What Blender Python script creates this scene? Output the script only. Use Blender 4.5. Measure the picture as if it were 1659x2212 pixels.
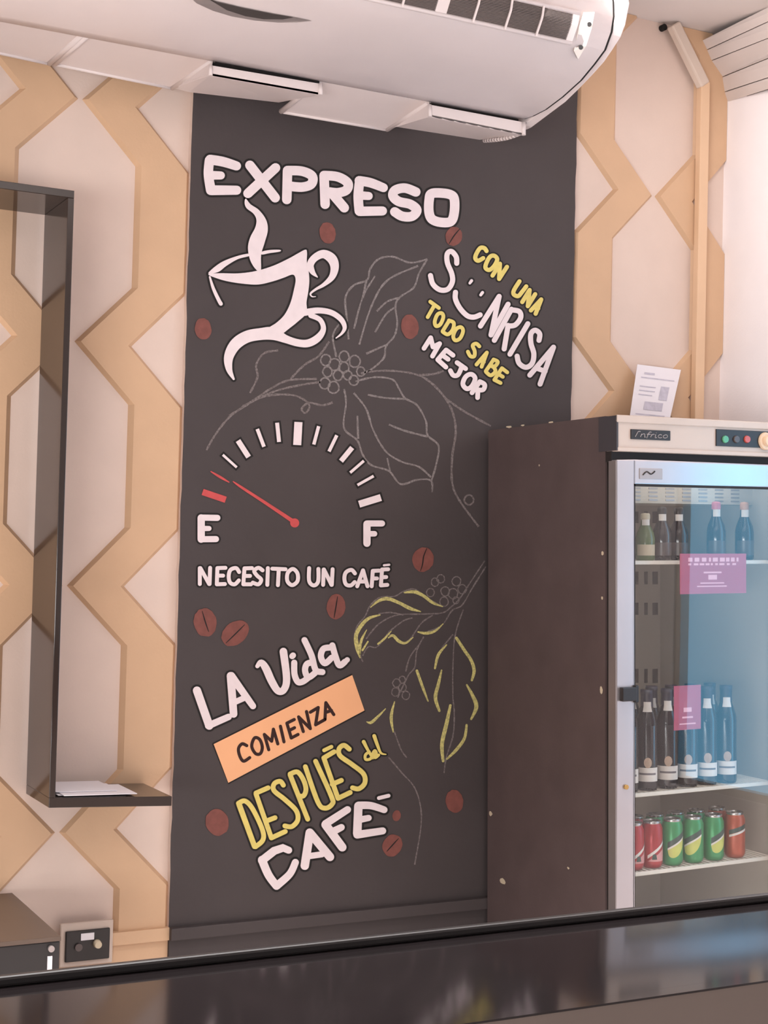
import bpy, bmesh, math, random
from mathutils import Vector, Matrix
from mathutils.geometry import tessellate_polygon, delaunay_2d_cdt
random.seed(7)
for o in list(bpy.data.objects):
    bpy.data.objects.remove(o, do_unlink=True)
SC = bpy.context.scene
COL = SC.collection
R = math.radians

# ------------------------------------------------------------------ camera
IMG_W, IMG_H, FPX = 1659, 2212, 3205.0
YAW, PITCH, ROLL = R(27.43), R(1.69), R(1.44)
CAM = Vector((0.0, -4.3, 1.5))
FW = Vector((math.sin(YAW)*math.cos(PITCH), math.cos(YAW)*math.cos(PITCH), math.sin(PITCH)))
_r0 = Vector((math.cos(YAW), -math.sin(YAW), 0)); _u0 = _r0.cross(FW)
RT = _r0*math.cos(ROLL) + _u0*math.sin(ROLL)
UP = _u0*math.cos(ROLL) - _r0*math.sin(ROLL)
cd = bpy.data.cameras.new('camera'); cam = bpy.data.objects.new('camera', cd); COL.objects.link(cam)
cd.sensor_fit = 'VERTICAL'; cd.sensor_height = 36.0; cd.lens = FPX/IMG_H*36.0
cd.clip_start = 0.05; cd.clip_end = 60
mt = Matrix((RT, UP, -FW)).transposed().to_4x4(); mt.translation = CAM
cam.matrix_world = mt
SC.camera = cam

# ------------------------------------------------------------------ light
SC.view_settings.view_transform = 'Standard'
SC.view_settings.look = 'None'
SC.view_settings.gamma = 1.0
SC.view_settings.use_curve_mapping = False
SC.view_settings.exposure = 0.0
wd = bpy.data.worlds.new('world'); SC.world = wd; wd.use_nodes = True
wb = wd.node_tree.nodes['Background']
wb.inputs[0].default_value = (1.0, 0.975, 0.985, 1); wb.inputs[1].default_value = 0.40

def area(name, loc, rot, sx, sy, power, col):
    l = bpy.data.lights.new(name, 'AREA'); l.shape = 'RECTANGLE'; l.size = sx; l.size_y = sy
    l.energy = power; l.color = col
    o = bpy.data.objects.new(name, l); COL.objects.link(o); o.location = loc; o.rotation_euler = rot
    return o
area('room_fill_light', (0.9, -3.9, 3.30), (R(10), 0, 0), 2.4, 1.2, 12, (1.0, 0.95, 0.92))  # unseen area light added as general room fill
dl = area('bar_bounce_light', (1.2, -2.0, 3.40), (R(0), 0, 0), 3.4, 0.9, 62, (1.0, 0.97, 0.96)); dl.data.spread = R(75)  # added downlight; its floor bounce lifts the casing underside and low wall
rl_ = area('right_wall_fill', (2.35, -1.3, 3.25), (R(0), R(-68), 0), 0.5, 1.2, 14.5, (1.0, 0.96, 0.95)); rl_.data.spread = R(110)  # unseen light added to brighten the right wall
area('low_front_left_light', (-3.3, -5.6, 0.75), (R(99), 0, R(-38)), 3.8, 1.3, 235, (1.0, 0.985, 0.99))  # unseen low light from front left, added for lower wall and relief edges

# ------------------------------------------------------------------ pixel of the photo -> point on a real plane
def ray(px, py):
    return (FW*FPX + RT*(px-IMG_W/2) - UP*(py-IMG_H/2)).normalized()
def U(px, py, x=None, y=None, z=None):
    d = ray(px, py)
    if x is not None: t = (x-CAM.x)/d.x
    elif y is not None: t = (y-CAM.y)/d.y
    else: t = (z-CAM.z)/d.z
    return CAM + d*t

# ------------------------------------------------------------------ materials
def lin(c):
    out = []
    for v in c:
        v = v/255.0
        out.append(v/12.92 if v <= 0.04045 else ((v+0.055)/1.055)**2.4)
    return tuple(out) + (1.0,)
MATS = {}
def mat(name, rgb, rough=0.6, metal=0.0, spec=0.5, var=0.06, scale=6.0, bump=0.0, bscale=120.0, coat=0.0):
    m = bpy.data.materials.new(name); m.use_nodes = True
    nt = m.node_tree; b = nt.nodes['Principled BSDF']
    b.inputs['Roughness'].default_value = rough; b.inputs['Metallic'].default_value = metal
    b.inputs['Specular IOR Level'].default_value = spec
    if coat: b.inputs['Coat Weight'].default_value = coat; b.inputs['Coat Roughness'].default_value = 0.08
    c = lin(rgb)
    tc = nt.nodes.new('ShaderNodeTexCoord')
    if var > 0:
        n = nt.nodes.new('ShaderNodeTexNoise'); n.inputs['Scale'].default_value = scale; n.inputs['Detail'].default_value = 5
        nt.links.new(tc.outputs['Object'], n.inputs['Vector'])
        rp = nt.nodes.new('ShaderNodeMapRange'); rp.inputs[1].default_value = 0.3; rp.inputs[2].default_value = 0.7
        rp.inputs[3].default_value = 1-var; rp.inputs[4].default_value = 1+var
        nt.links.new(n.outputs['Fac'], rp.inputs[0])
        mx = nt.nodes.new('ShaderNodeVectorMath'); mx.operation = 'SCALE'; mx.inputs[0].default_value = c[:3]
        nt.links.new(rp.outputs[0], mx.inputs['Scale']); nt.links.new(mx.outputs[0], b.inputs['Base Color'])
    else:
        b.inputs['Base Color'].default_value = c
    if bump > 0:
        n2 = nt.nodes.new('ShaderNodeTexNoise'); n2.inputs['Scale'].default_value = bscale; n2.inputs['Detail'].default_value = 3
        nt.links.new(tc.outputs['Object'], n2.inputs['Vector'])
        bp = nt.nodes.new('ShaderNodeBump'); bp.inputs['Strength'].default_value = bump; bp.inputs['Distance'].default_value = 0.002
        nt.links.new(n2.outputs['Fac'], bp.inputs['Height']); nt.links.new(bp.outputs[0], b.inputs['Normal'])
    MATS[name] = m
    return m
def emit(name, rgb, s):
    m = bpy.data.materials.new(name); m.use_nodes = True
    b = m.node_tree.nodes['Principled BSDF']
    b.inputs['Base Color'].default_value = (0.02, 0.02, 0.02, 1)
    b.inputs['Emission Color'].default_value = lin(rgb); b.inputs['Emission Strength'].default_value = s
    MATS[name] = m
    return m

M_CREAM = mat('cream_panel', (222, 200, 187), 0.6, var=0.03, bump=0.15)
M_YELL = mat('ochre_panel', (211, 174, 140), 0.55, var=0.04, bump=0.15)
M_WHITEWALL = mat('white_wall_paint', (250, 243, 244), 0.7, var=0.02, bump=0.2)
M_CEIL = mat('ceiling_paint', (224, 216, 213), 0.8, var=0.02)
M_PVC = mat('white_plank', (215, 203, 198), 0.45, var=0.03)
M_GROOVE = mat('plank_groove', (120, 110, 106), 0.8, var=0)
M_DARKGAP = mat('dark_gap', (25, 20, 18), 0.9, var=0)
M_FLOOR = mat('floor_tile', (226, 214, 207), 0.5, var=0.1)  # floor tone raised to bounce light upwards
M_BLACKBOARD = mat('chalkboard_paint', (72, 65, 65), 0.62, spec=0.35, var=0.07, scale=3.0, bump=0.25, bscale=60)
M_OUT = mat('black_outline_paint', (18, 13, 12), 0.7, var=0)
M_WHITE = mat('white_letter_paint', (236, 222, 224), 0.6, var=0.03, scale=30)
M_YEL = mat('yellow_letter_paint', (226, 207, 116), 0.6, var=0.07, scale=40)
M_ORANGE = mat('orange_banner_paint', (246, 183, 136), 0.6, var=0.03)
M_BROWNTXT = mat('dark_brown_letter_paint', (48, 18, 14), 0.7, var=0)
M_BEAN = mat('red_brown_bean_paint', (124, 72, 64), 0.7, var=0.14, scale=40)
M_RED = mat('red_paint', (200, 78, 78), 0.6, var=0.1, scale=30)
def chalk(name, rgb, lo, hi):
    m = bpy.data.materials.new(name); m.use_nodes = True
    nt = m.node_tree; b = nt.nodes['Principled BSDF']
    b.inputs['Roughness'].default_value = 0.9; b.inputs['Specular IOR Level'].default_value = 0.1
    tc = nt.nodes.new('ShaderNodeTexCoord'); n = nt.nodes.new('ShaderNodeTexNoise')
    n.inputs['Scale'].default_value = 160; n.inputs['Detail'].default_value = 4
    nt.links.new(tc.outputs['Object'], n.inputs['Vector'])
    rp = nt.nodes.new('ShaderNodeMapRange'); rp.inputs[1].default_value = 0.35; rp.inputs[2].default_value = 0.65
    rp.inputs[3].default_value = lo; rp.inputs[4].default_value = hi
    nt.links.new(n.outputs['Fac'], rp.inputs[0])
    mx = nt.nodes.new('ShaderNodeMix'); mx.data_type = 'RGBA'
    mx.inputs['A'].default_value = lin((78, 70, 69)); mx.inputs['B'].default_value = lin(rgb)
    nt.links.new(rp.outputs[0], mx.inputs['Factor']); nt.links.new(mx.outputs['Result'], b.inputs['Base Color'])
    MATS[name] = m
    return m
M_CHALK = chalk('grey_chalk', (166, 158, 156), 0.3, 0.7)
M_CHALKDIM = chalk('faint_grey_chalk', (160, 150, 148), 0.2, 0.6)
M_YCHALK = chalk('yellow_chalk', (212, 203, 130), 0.55, 1.0)
M_SHELF = mat('dark_gloss_laminate', (54, 44, 40), 0.12, spec=0.55, var=0.06)
M_PAPER = mat('white_paper', (236, 230, 234), 0.8, var=0.02)
M_PRINT = mat('grey_print', (196, 190, 202), 0.8, var=0.1, scale=60)
M_AC = mat('air_conditioner_plastic', (228, 215, 212), 0.42, var=0.02)
M_ACW = mat('air_conditioner_white_plate', (244, 236, 228), 0.5, var=0.02)
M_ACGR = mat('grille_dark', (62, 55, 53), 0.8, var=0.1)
M_ACSL = mat('grille_slat', (128, 116, 112), 0.6, var=0.05)
M_SILVER = mat('silver_plastic', (168, 158, 156), 0.35, 0.5, var=0.05)
M_FR = mat('fridge_side_paint', (88, 74, 73), 0.55, spec=0.4, var=0.1, scale=9, bump=0.2)
M_FRDARK = mat('fridge_header_side', (64, 60, 64), 0.5, var=0.05)
M_HEAD = mat('beige_header_panel', (202, 183, 170), 0.45, var=0.03)
M_ALU = mat('brushed_aluminium', (186, 181, 184), 0.30, 0.8, var=0.03)
M_ALUEDGE = mat('aluminium_edge', (150, 142, 140), 0.4, 0.6, var=0.05)
M_GASKET = mat('black_gasket', (34, 28, 27), 0.7, var=0)
M_INSIDE = mat('fridge_liner', (196, 186, 174), 0.5, var=0.03)
M_WIRE = mat('white_wire', (228, 218, 205), 0.4, var=0.02)
M_BLACKP = mat('black_plastic', (38, 33, 33), 0.4, var=0.03)
M_BRASS = mat('brass', (190, 150, 90), 0.35, 0.8, var=0.05)
M_KNOB = mat('beige_knob', (226, 196, 165), 0.4, var=0.03)
M_GREENL = mat('green_lamp_lens', (90, 160, 120), 0.25, var=0)
M_REDL = mat('red_lamp_lens', (190, 80, 70), 0.25, var=0)
M_GREYL = mat('grey_lamp_lens', (84, 72, 70), 0.3, var=0)
M_COUNTER = mat('black_gloss_counter', (30, 26, 27), 0.07, spec=0.42, var=0.08, scale=14)
M_STRIP = mat('black_counter_edge', (30, 26, 26), 0.38, var=0.05)
M_WOOD = mat('brown_counter_front', (92, 80, 74), 0.5, var=0.12, scale=3)
M_BOX = mat('black_box_metal', (34, 31, 32), 0.35, var=0.08)
M_BOXTOP = mat('box_brown_lid', (92, 76, 66), 0.35, var=0.06)
M_WINE = mat('dark_wine_glass', (30, 24, 30), 0.12, spec=0.7, var=0)
M_CAPB = mat('dark_foil_capsule', (46, 42, 58), 0.35, var=0.05)
M_LABELW = mat('white_bottle_label', (226, 216, 208), 0.6, var=0.05, scale=40)
M_LABELG = mat('grey_label_print', (120, 110, 112), 0.6, var=0.1, scale=60)
M_EMBL = mat('gold_emblem', (186, 158, 138), 0.5, var=0.1, scale=60)
M_GREENB = mat('green_glass', (92, 108, 70), 0.15, spec=0.6, var=0.05)
M_BEIGEL = mat('beige_label', (206, 190, 164), 0.6, var=0.05)
M_CANG = mat('green_can', (66, 152, 96), 0.28, 0.25, var=0.05)
M_CANR = mat('red_can', (178, 52, 58), 0.28, 0.25, var=0.05)
M_CANO = mat('orange_can', (184, 88, 62), 0.28, 0.25, var=0.05)
M_CANP = mat('pink_band', (214, 150, 148), 0.35, var=0.05)
M_CANL = mat('lime_slice', (206, 206, 110), 0.4, var=0.06, scale=40)
M_CAND = mat('can_dark_band', (58, 78, 70), 0.35, var=0.05)
M_CANW = mat('can_white_band', (230, 222, 214), 0.35, var=0.03)
M_CANT = mat('can_silver', (196, 192, 190), 0.25, 0.9, var=0.03)
M_SKYPANE = emit('daylight_pane', (125, 190, 228), 5.5)
M_TRUNK = mat('beige_trunking', (226, 190, 156), 0.5, var=0.03)
M_TRUNKW = mat('pale_trunking', (214, 196, 182), 0.5, var=0.03)
M_CAPRED = mat('pink_red_cap', (214, 120, 138), 0.35, var=0.03)
M_CAPORA = mat('orange_cap', (206, 150, 120), 0.35, var=0.03)

def glass_mat():
    m = bpy.data.materials.new('door_glass'); m.use_nodes = True
    nt = m.node_tree; nt.nodes.clear()
    out = nt.nodes.new('ShaderNodeOutputMaterial'); mx = nt.nodes.new('ShaderNodeMixShader')
    tr = nt.nodes.new('ShaderNodeBsdfTransparent'); tr.inputs[0].default_value = (0.95, 0.96, 0.96, 1)
    gl = nt.nodes.new('ShaderNodeBsdfGlossy'); gl.inputs['Roughness'].default_value = 0.02
    fr = nt.nodes.new('ShaderNodeFresnel'); fr.inputs[0].default_value = 1.75
    ge = nt.nodes.new('ShaderNodeNewGeometry'); inv = nt.nodes.new('ShaderNodeMath'); inv.operation = 'SUBTRACT'; inv.inputs[0].default_value = 1
    nt.links.new(ge.outputs['Backfacing'], inv.inputs[1]); mu = nt.nodes.new('ShaderNodeMath'); mu.operation = 'MULTIPLY'
    nt.links.new(inv.outputs[0], mu.inputs[0]); nt.links.new(fr.outputs[0], mu.inputs[1]); nt.links.new(mu.outputs[0], mx.inputs[0]); nt.links.new(tr.outputs[0], mx.inputs[1]); nt.links.new(gl.outputs[0], mx.inputs[2])
    nt.links.new(mx.outputs[0], out.inputs[0])
    return m
M_GLASS = glass_mat()
def film(name, rgb, a):
    m = bpy.data.materials.new(name); m.use_nodes = True
    b = m.node_tree.nodes['Principled BSDF']
    b.inputs['Base Color'].default_value = lin(rgb); b.inputs['Alpha'].default_value = a; b.inputs['Roughness'].default_value = 0.5
    return m
M_PINK = film('pink_film', (192, 88, 116), 0.74)
M_PINKTXT = mat('pale_pink_print', (228, 170, 184), 0.6, var=0.05)

# ------------------------------------------------------------------ mesh helpers
class MB:
    """collects faces in world coordinates; several materials allowed"""
    def __init__(s): s.v = []; s.f = []; s.m = []; s.cur = 0; s.smooth = []; s.flat = []
    def face(s, pts, sm=False):
        i = len(s.v); s.v += [Vector(p) for p in pts]; s.f.append(list(range(i, i+len(pts)))); s.m.append(s.cur); s.smooth.append(sm)
    def box(s, x0, x1, y0, y1, z0, z1):
        c = [Vector((x, y, z)) for z in (z0, z1) for y in (y0, y1) for x in (x0, x1)]
        s.hexa(c)
    def hexa(s, c, sm=False):
        i = len(s.v); s.v += c
        for q in ((0,2,3,1), (4,5,7,6), (0,1,5,4), (2,6,7,3), (0,4,6,2), (1,3,7,5)):
            s.f.append([i+k for k in q]); s.m.append(s.cur); s.smooth.append(sm)
    def slab(s, pts, off):
        """closed polygon extruded by vector off"""
        n = len(pts); i = len(s.v); off = Vector(off)
        s.v += [Vector(p) for p in pts] + [Vector(p)+off for p in pts]
        tris = tessellate_polygon([[Vector(p) for p in pts]])
        for t in tris:
            s.f.append([i+k for k in t]); s.m.append(s.cur); s.smooth.append(False)
            s.f.append([i+n+k for k in reversed(t)]); s.m.append(s.cur); s.smooth.append(False)
        for k in range(n):
            s.f.append([i+k, i+(k+1) % n, i+n+(k+1) % n, i+n+k]); s.m.append(s.cur); s.smooth.append(False)
    def tube(s, a, b, r, n=12, r2=None, cap=True):
        a = Vector(a); b = Vector(b); d = (b-a).normalized()
        e = d.orthogonal().normalized(); g = d.cross(e); r2 = r if r2 is None else r2
        i = len(s.v)
        for k in range(n):
            t = 2*math.pi*k/n; s.v.append(a+(e*math.cos(t)+g*math.sin(t))*r)
        for k in range(n):
            t = 2*math.pi*k/n; s.v.append(b+(e*math.cos(t)+g*math.sin(t))*r2)
        for k in range(n):
            s.f.append([i+k, i+(k+1) % n, i+n+(k+1) % n, i+n+k]); s.m.append(s.cur); s.smooth.append(True)
        if cap:
            s.f.append([i+k for k in reversed(range(n))]); s.m.append(s.cur); s.smooth.append(False)
            s.f.append([i+n+k for k in range(n)]); s.m.append(s.cur); s.smooth.append(False)
    def lathe(s, prof, n=28, c=(0, 0, 0), a0=0.0, a1=2*math.pi):
        c = Vector(c); i = len(s.v); full = abs(a1-a0-2*math.pi) < 1e-6
        cols = n if full else n+1
        for (r, z) in prof:
            for k in range(cols):
                t = a0+(a1-a0)*k/n; s.v.append(c+Vector((r*math.cos(t), r*math.sin(t), z)))
        for j in range(len(prof)-1):
            for k in range(n):
                k2 = (k+1) % cols
                s.f.append([i+j*cols+k, i+j*cols+k2, i+(j+1)*cols+k2, i+(j+1)*cols+k]); s.m.append(s.cur); s.smooth.append(True)
    def build(s, name, mats, parent=None, bevel=0.0, origin=None):
        if not isinstance(mats, (list, tuple)): mats = [mats]
        for key in sorted(set((l_, m_) for _, l_, m_ in s.flat)):
            vs, fs = [], []
            for pg, l_, m_ in s.flat:
                if (l_, m_) != key: continue
                ar = sum(p[0]*q_[1]-q_[0]*p[1] for p, q_ in zip(pg, pg[1:]+pg[:1]))
                if abs(ar) < 1e-4: continue
                if ar < 0: pg = pg[::-1]
                b0 = len(vs); vs += [Vector(p[:2]) for p in pg]; fs.append(list(range(b0, b0+len(pg))))
            r_ = delaunay_2d_cdt(vs, [], fs, 0, 1e-3)
            i0 = len(s.v); s.v += [px2mural(p, key[0]) for p in r_[0]]
            bbs = [(min(vs[k].x for k in f_), max(vs[k].x for k in f_), min(vs[k].y for k in f_), max(vs[k].y for k in f_)) for f_ in fs]
            for f_ in r_[2]:
                cx_ = sum(r_[0][k].x for k in f_)/len(f_); cy_ = sum(r_[0][k].y for k in f_)/len(f_)
                hit = False
                for bb, g_ in zip(bbs, fs):
                    if not (bb[0] <= cx_ <= bb[1] and bb[2] <= cy_ <= bb[3]): continue
                    ins = False; n_ = len(g_)
                    for k in range(n_):
                        p_, o_ = vs[g_[k]], vs[g_[(k+1) % n_]]
                        if (p_.y > cy_) != (o_.y > cy_) and cx_ < (o_.x-p_.x)*(cy_-p_.y)/(o_.y-p_.y)+p_.x: ins = not ins
                    if ins: hit = True; break
                if not hit: continue
                s.f.append([i0+k for k in f_]); s.m.append(key[1]); s.smooth.append(False)
        L = Vector((0, 0, 0))
        if origin is not None: L = Vector(origin)
        p = parent; tot = Vector((0, 0, 0))
        base = WORLD.get(parent.name, Vector((0, 0, 0))) if parent else Vector((0, 0, 0))
        L0 = L if parent is None else base
        me = bpy.data.meshes.new(name)
        me.from_pydata([tuple(v-L0) for v in s.v], [], s.f)
        for m in mats: me.materials.append(m)
        for k, pl in enumerate(me.polygons):
            pl.material_index = s.m[k]; pl.use_smooth = s.smooth[k]
        bm = bmesh.new(); bm.from_mesh(me); bmesh.ops.remove_doubles(bm, verts=bm.verts, dist=1e-6)
        if not FLATNAMES.get(name): bmesh.ops.recalc_face_normals(bm, faces=bm.faces)
        bm.to_mesh(me); bm.free()
        o = bpy.data.objects.new(name, me); COL.objects.link(o)
        if parent is None: o.location = L0
        else: o.parent = parent
        WORLD[o.name] = L0
        if bevel:
            md = o.modifiers.new('bevel', 'BEVEL'); md.width = bevel; md.segments = 2; md.limit_method = 'ANGLE'; md.angle_limit = R(40)
        return o
FLATNAMES = {'wall_back': True}
WORLD = {}
def tag(o, label=None, cat=None, group=None, kind=None):
    if label: o['label'] = label
    if cat: o['category'] = cat
    if group: o['group'] = group
    if kind: o['kind'] = kind
    return o
def empty(name, loc, label, cat, group=None):
    o = bpy.data.objects.new(name, None); COL.objects.link(o); o.location = loc; o.empty_display_size = 0.1
    WORLD[o.name] = Vector(loc)
    return tag(o, label, cat, group)
def struct(mb, name, mats, label=None):
    o = mb.build(name, mats); return tag(o, label, None, None, 'structure')
def copy_tree(o, parent=None):
    c = o.copy(); COL.objects.link(c)
    if parent is not None: c.parent = parent
    for ch in [k for k in o.children]:
        copy_tree(ch, c)
    return c
def catmull(pts, n=8, closed=False):
    P = [tuple(map(float, p)) for p in pts]
    if len(P) < 3: return P
    out = []; N = len(P); segs = N if closed else N-1
    for i in range(segs):
        g = (lambda k: P[k % N]) if closed else (lambda k: P[max(0, min(N-1, k))])
        p0, p1, p2, p3 = g(i-1), g(i), g(i+1), g(i+2)
        for j in range(n):
            t = j/n
            out.append(tuple(0.5*((2*b)+(-a+c)*t+(2*a-5*b+4*c-d)*t*t+(-a+3*b-3*c+d)*t**3) for a, b, c, d in zip(p0, p1, p2, p3)))
    if not closed: out.append(P[-1])
    return out

# ------------------------------------------------------------------ the room
CEIL = U(1415, 47, y=0).z
X_R = U(1559, 600, y=0).x
w = MB()
# wall behind: cream base sheet plus ochre zigzag bands standing 14 mm proud of it
w.box(-1.5, X_R, 0.0, 0.12, 0.0, CEIL)
def hexgeo():
    n0 = U(165, 213, y=0); n1 = U(148, 1265, y=0)
    ctr = (n0.x+n1.x)/2; per = (n0.z-n1.z)/2
    return ctr, n0.z, per, U(1411, 424, y=0)
XA, ZA, PZ, NR = hexgeo()
HW = (U(284, 480, y=0).x-U(40, 480, y=0).x)/2
TIP = U(299, 241, y=0).x-XA
nA = 2 if False else None
PX = (NR.x-XA)/round((NR.x-XA)/(2*(TIP+HW)))
print('hex', XA, ZA, PZ, HW, TIP, PX, NR, CEIL, X_R)
RAIL_T = U(375, 2003, y=-0.03).z
def band(cx, zoff, side):
    """one ochre zigzag ribbon on one side of a hexagon column"""
    zs = []
    k = -8
    while k < 8:
        zn = ZA+zoff+k*PZ
        zs += [(zn, 0.0), (zn+HW*1.04, 1.0), (zn+PZ-HW*1.04, 1.0)]
        k += 1
    zs = sorted(zs)
    def f(z):
        for (a, p), (b, q) in zip(zs, zs[1:]):
            if a <= z <= b: return p+(q-p)*(z-a)/(b-a)
        return 0
    zz = sorted([RAIL_T-0.02, CEIL-0.001]+[z for z, _ in zs if RAIL_T-0.02 < z < CEIL-0.001])
    lo, hi, d, bv = 0.0, 0.0, 0.015, 0.015
    rows = []
    for z in zz:
        t = f(z)
        xin = cx+side*(0.006+t*HW); xout = cx+side*(TIP+t*HW)
        xin2 = xin+side*bv; xout2 = xout-side*bv
        c = [min(X_R-0.001, x) for x in (xin, xin2, xout2, xout)]
        rows.append([(c[0], 0.0, z), (c[1], -d, z), (c[2], -d, z), (c[3], 0.0, z)])
    for a, b in zip(rows, rows[1:]):
        if min(a[0][0], b[0][0]) > X_R-0.02 and side > 0: continue
        for j in range(3):
            if max(a[j][0], b[j][0], a[j+1][0], b[j+1][0]) - min(a[j][0], b[j][0], a[j+1][0], b[j+1][0]) < 1e-5: continue
            qd = [Vector(v) for v in (a[j], a[j+1], b[j+1], b[j])]
            if (qd[1]-qd[0]).cross(qd[3]-qd[0]).y > 0: qd.reverse()
            w.face(qd)
w.cur = 1
dz_r = (NR.z-ZA)/PZ
zoffR = (dz_r-round(dz_r))*PZ
for side in (-1, 1):
    band(XA, 0, side); band(NR.x, zoffR, side)
band(XA-PX, 0, 1)
band(NR.x+PX, zoffR, -1)
wall = struct(w, 'wall_back', [M_CREAM, M_YELL], 'cream wall with raised ochre zigzag bands around long hexagons')

b = MB()
z1 = RAIL_T; z0 = U(375, 2030, y=-0.03).z
ML = U(372, 1735, y=-0.022).x
b.box(-1.5, ML, -0.030, 0.0, z0, z1); b.box(-1.5, ML, -0.018, 0.0, 0.0, z0)
struct(b, 'baseboard_back', M_YELL, 'ochre skirting with a raised top rail')
f = MB(); f.box(-4.0, X_R+0.1, -8.0, 0.1, -0.1, 0.0); struct(f, 'floor', M_FLOOR, 'pale unseen floor')
c = MB(); c.box(-4.0, X_R+0.1, -8.0, 0.1, CEIL, CEIL+0.1); struct(c, 'ceiling', M_CEIL, 'plain pale ceiling')
# right wall with a window facing the fridge door
XBACK = U(1055, 931, y=-0.055).x
FD = U(1332, 897, x=XBACK).y
def mirrored(px):
    p = U(px, 1200, y=FD); d = ray(px, 1200); return p.y-d.y*(X_R-p.x)/d.x
WY0, WY1, WZ0, WZ1 = mirrored(1466), mirrored(1690), 0.66, 2.25
print('window', FD, WY0, WY1)
wr = MB()
wr.box(X_R, X_R+0.1, WY1, 0.1, 0, CEIL); wr.box(X_R, X_R+0.1, -8.0, WY0, 0, CEIL)
wr.box(X_R, X_R+0.1, WY0, WY1, 0, WZ0); wr.box(X_R, X_R+0.1, WY0, WY1, WZ1, CEIL)
struct(wr, 'wall_right', M_WHITEWALL, 'bright white side wall')
wn = MB()
for (a0, a1, c0, c1) in ((WY0, WY0+0.03, WZ0, WZ1), (WY1-0.03, WY1, WZ0, WZ1), (WY0, WY1, WZ0, WZ0+0.03), (WY0, WY1, WZ1-0.03, WZ1)):
    wn.box(X_R+0.01, X_R+0.06, a0, a1, c0, c1)
wo = struct(wn, 'window_1', M_PVC, 'narrow white window letting in bluish daylight')
pn = MB(); pn.box(X_R+0.05, X_R+0.056, WY0+0.03, WY1-0.03, WZ0+0.03, WZ1-0.03)
pn.build('pane', M_SKYPANE, wo)
# sloping plank bulkhead under the ceiling along the right wall
tr = MB()
L0 = [(1512, 89), (1522, 110), (1532, 133), (1556, 168), (1561, 200), (1568, 222)]
L1 = [14.8, 47, 82.7, 126, 168, 192.8]
P = [U(px, py, y=-0.002) for px, py in L0]
Q = [U(1659, py, y=-0.32+0.012*k) for k, py in enumerate(L1)]
E = [p+(q-p)*4.0 for p, q in zip(P, Q)]
for k in range(len(P)-1):
    g = 0.0016
    dv = (P[k+1]-P[k]).normalized()*g; de = (E[k+1]-E[k]).normalized()*g
    a, b_, c_, d_ = P[k]+dv, P[k+1]-dv, E[k+1]-de, E[k]+de
    off = Vector((0.012, 0, 0.004))
    tr.hexa([a, b_, d_, c_, a+off, b_+off, d_+off, c_+off])
tr.cur = 1
for k in range(len(P)-1):
    off = Vector((0.010, 0, 0.003)); o2 = Vector((0.016, 0, 0.005))
    tr.hexa([P[k]+off, P[k+1]+off, E[k]+off, E[k+1]+off, P[k]+o2, P[k+1]+o2, E[k]+o2, E[k+1]+o2])
struct(tr, 'trim_1', [M_PVC, M_GROOVE], 'white plank bulkhead sloping below the ceiling')

# ------------------------------------------------------------------ mural
MD = -0.022
MR0 = U(1240, 560, y=MD).x
mural = empty('mural', (ML, MD, 0), 'dark charcoal painted mural of coffee lettering, cup and fuel gauge beside the fridge', 'mural')
pm = MB()
edge = random.Random(3)
N = 60
ptsL = [(ML+edge.uniform(-0.0018, 0.0018), 0, z0+(CEIL-z0)*k/N) for k in range(N+1)]
ptsR = [(MR0+edge.uniform(-0.0022, 0.0022), 0, z0+(CEIL-z0)*k/N) for k in range(N+1)]
for k in range(N):
    a, b_, c_, d_ = [Vector((p[0], MD, min(p[2], CEIL-0.002))) for p in (ptsL[k], ptsR[k], ptsR[k+1], ptsL[k+1])]
    pm.cur = 0; pm.face([a, b_, c_, d_])
    bk = Vector((0, -MD-0.0005, 0))
    pm.cur = 1; pm.face([a, d_, d_+bk, a+bk]); pm.cur = 0; pm.face([b_, c_, c_+bk, b_+bk])
panel = pm.build('panel', [M_BLACKBOARD, M_CREAM], mural)
rm = MB()
rm.box(ML, MR0, -0.048, -0.0005, z0, z1); rm.box(ML, MR0, -0.030, -0.0005, 0.0, z0)
rm.build('skirting', M_BLACKBOARD, mural, bevel=0.003)

def px2mural(p, lift):
    return U(p[0], p[1], y=MD-lift)
class Brush:
    """flat paint strokes traced on the mural plane"""
    def __init__(s, ox, oy, sc): s.o = (ox, oy); s.s = sc
    def pt(s, p): return (s.o[0]+p[0]/s.s, s.o[1]+p[1]/s.s)
def stroke_faces(mb, pts, widths, lift, rnd=True):
    """pts in photo pixels, widths in photo pixels"""
    n = len(pts)
    L_, R_ = [], []
    for i in range(n):
        a = pts[max(0, i-1)]; b_ = pts[min(n-1, i+1)]
        dx, dy = b_[0]-a[0], b_[1]-a[1]; l = math.hypot(dx, dy) or 1
        nx, ny = -dy/l, dx/l; h = widths[i]/2
        L_.append((pts[i][0]+nx*h, pts[i][1]+ny*h)); R_.append((pts[i][0]-nx*h, pts[i][1]-ny*h))
    for i in range(n-1):
        mb.flat.append(([L_[i], R_[i], R_[i+1]], lift, mb.cur)); mb.flat.append(([L_[i], R_[i+1], L_[i+1]], lift, mb.cur))
    if rnd:
        for i in (0, n-1):
            disc(mb, pts[i], widths[i]/2, lift)
def disc(mb, c, r, lift, ry=None, rot=0.0, n=14, wob=0.0):
    ry = r if ry is None else ry; q = []
    for k in range(n):
        t = 2*math.pi*k/n; rr = 1+random.uniform(-wob, wob)
        x, y = r*rr*math.cos(t), ry*rr*math.sin(t)
        q.append((c[0]+x*math.cos(rot)-y*math.sin(rot), c[1]+x*math.sin(rot)+y*math.cos(rot)))
    mb.flat.append((q, lift, mb.cur))
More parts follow.
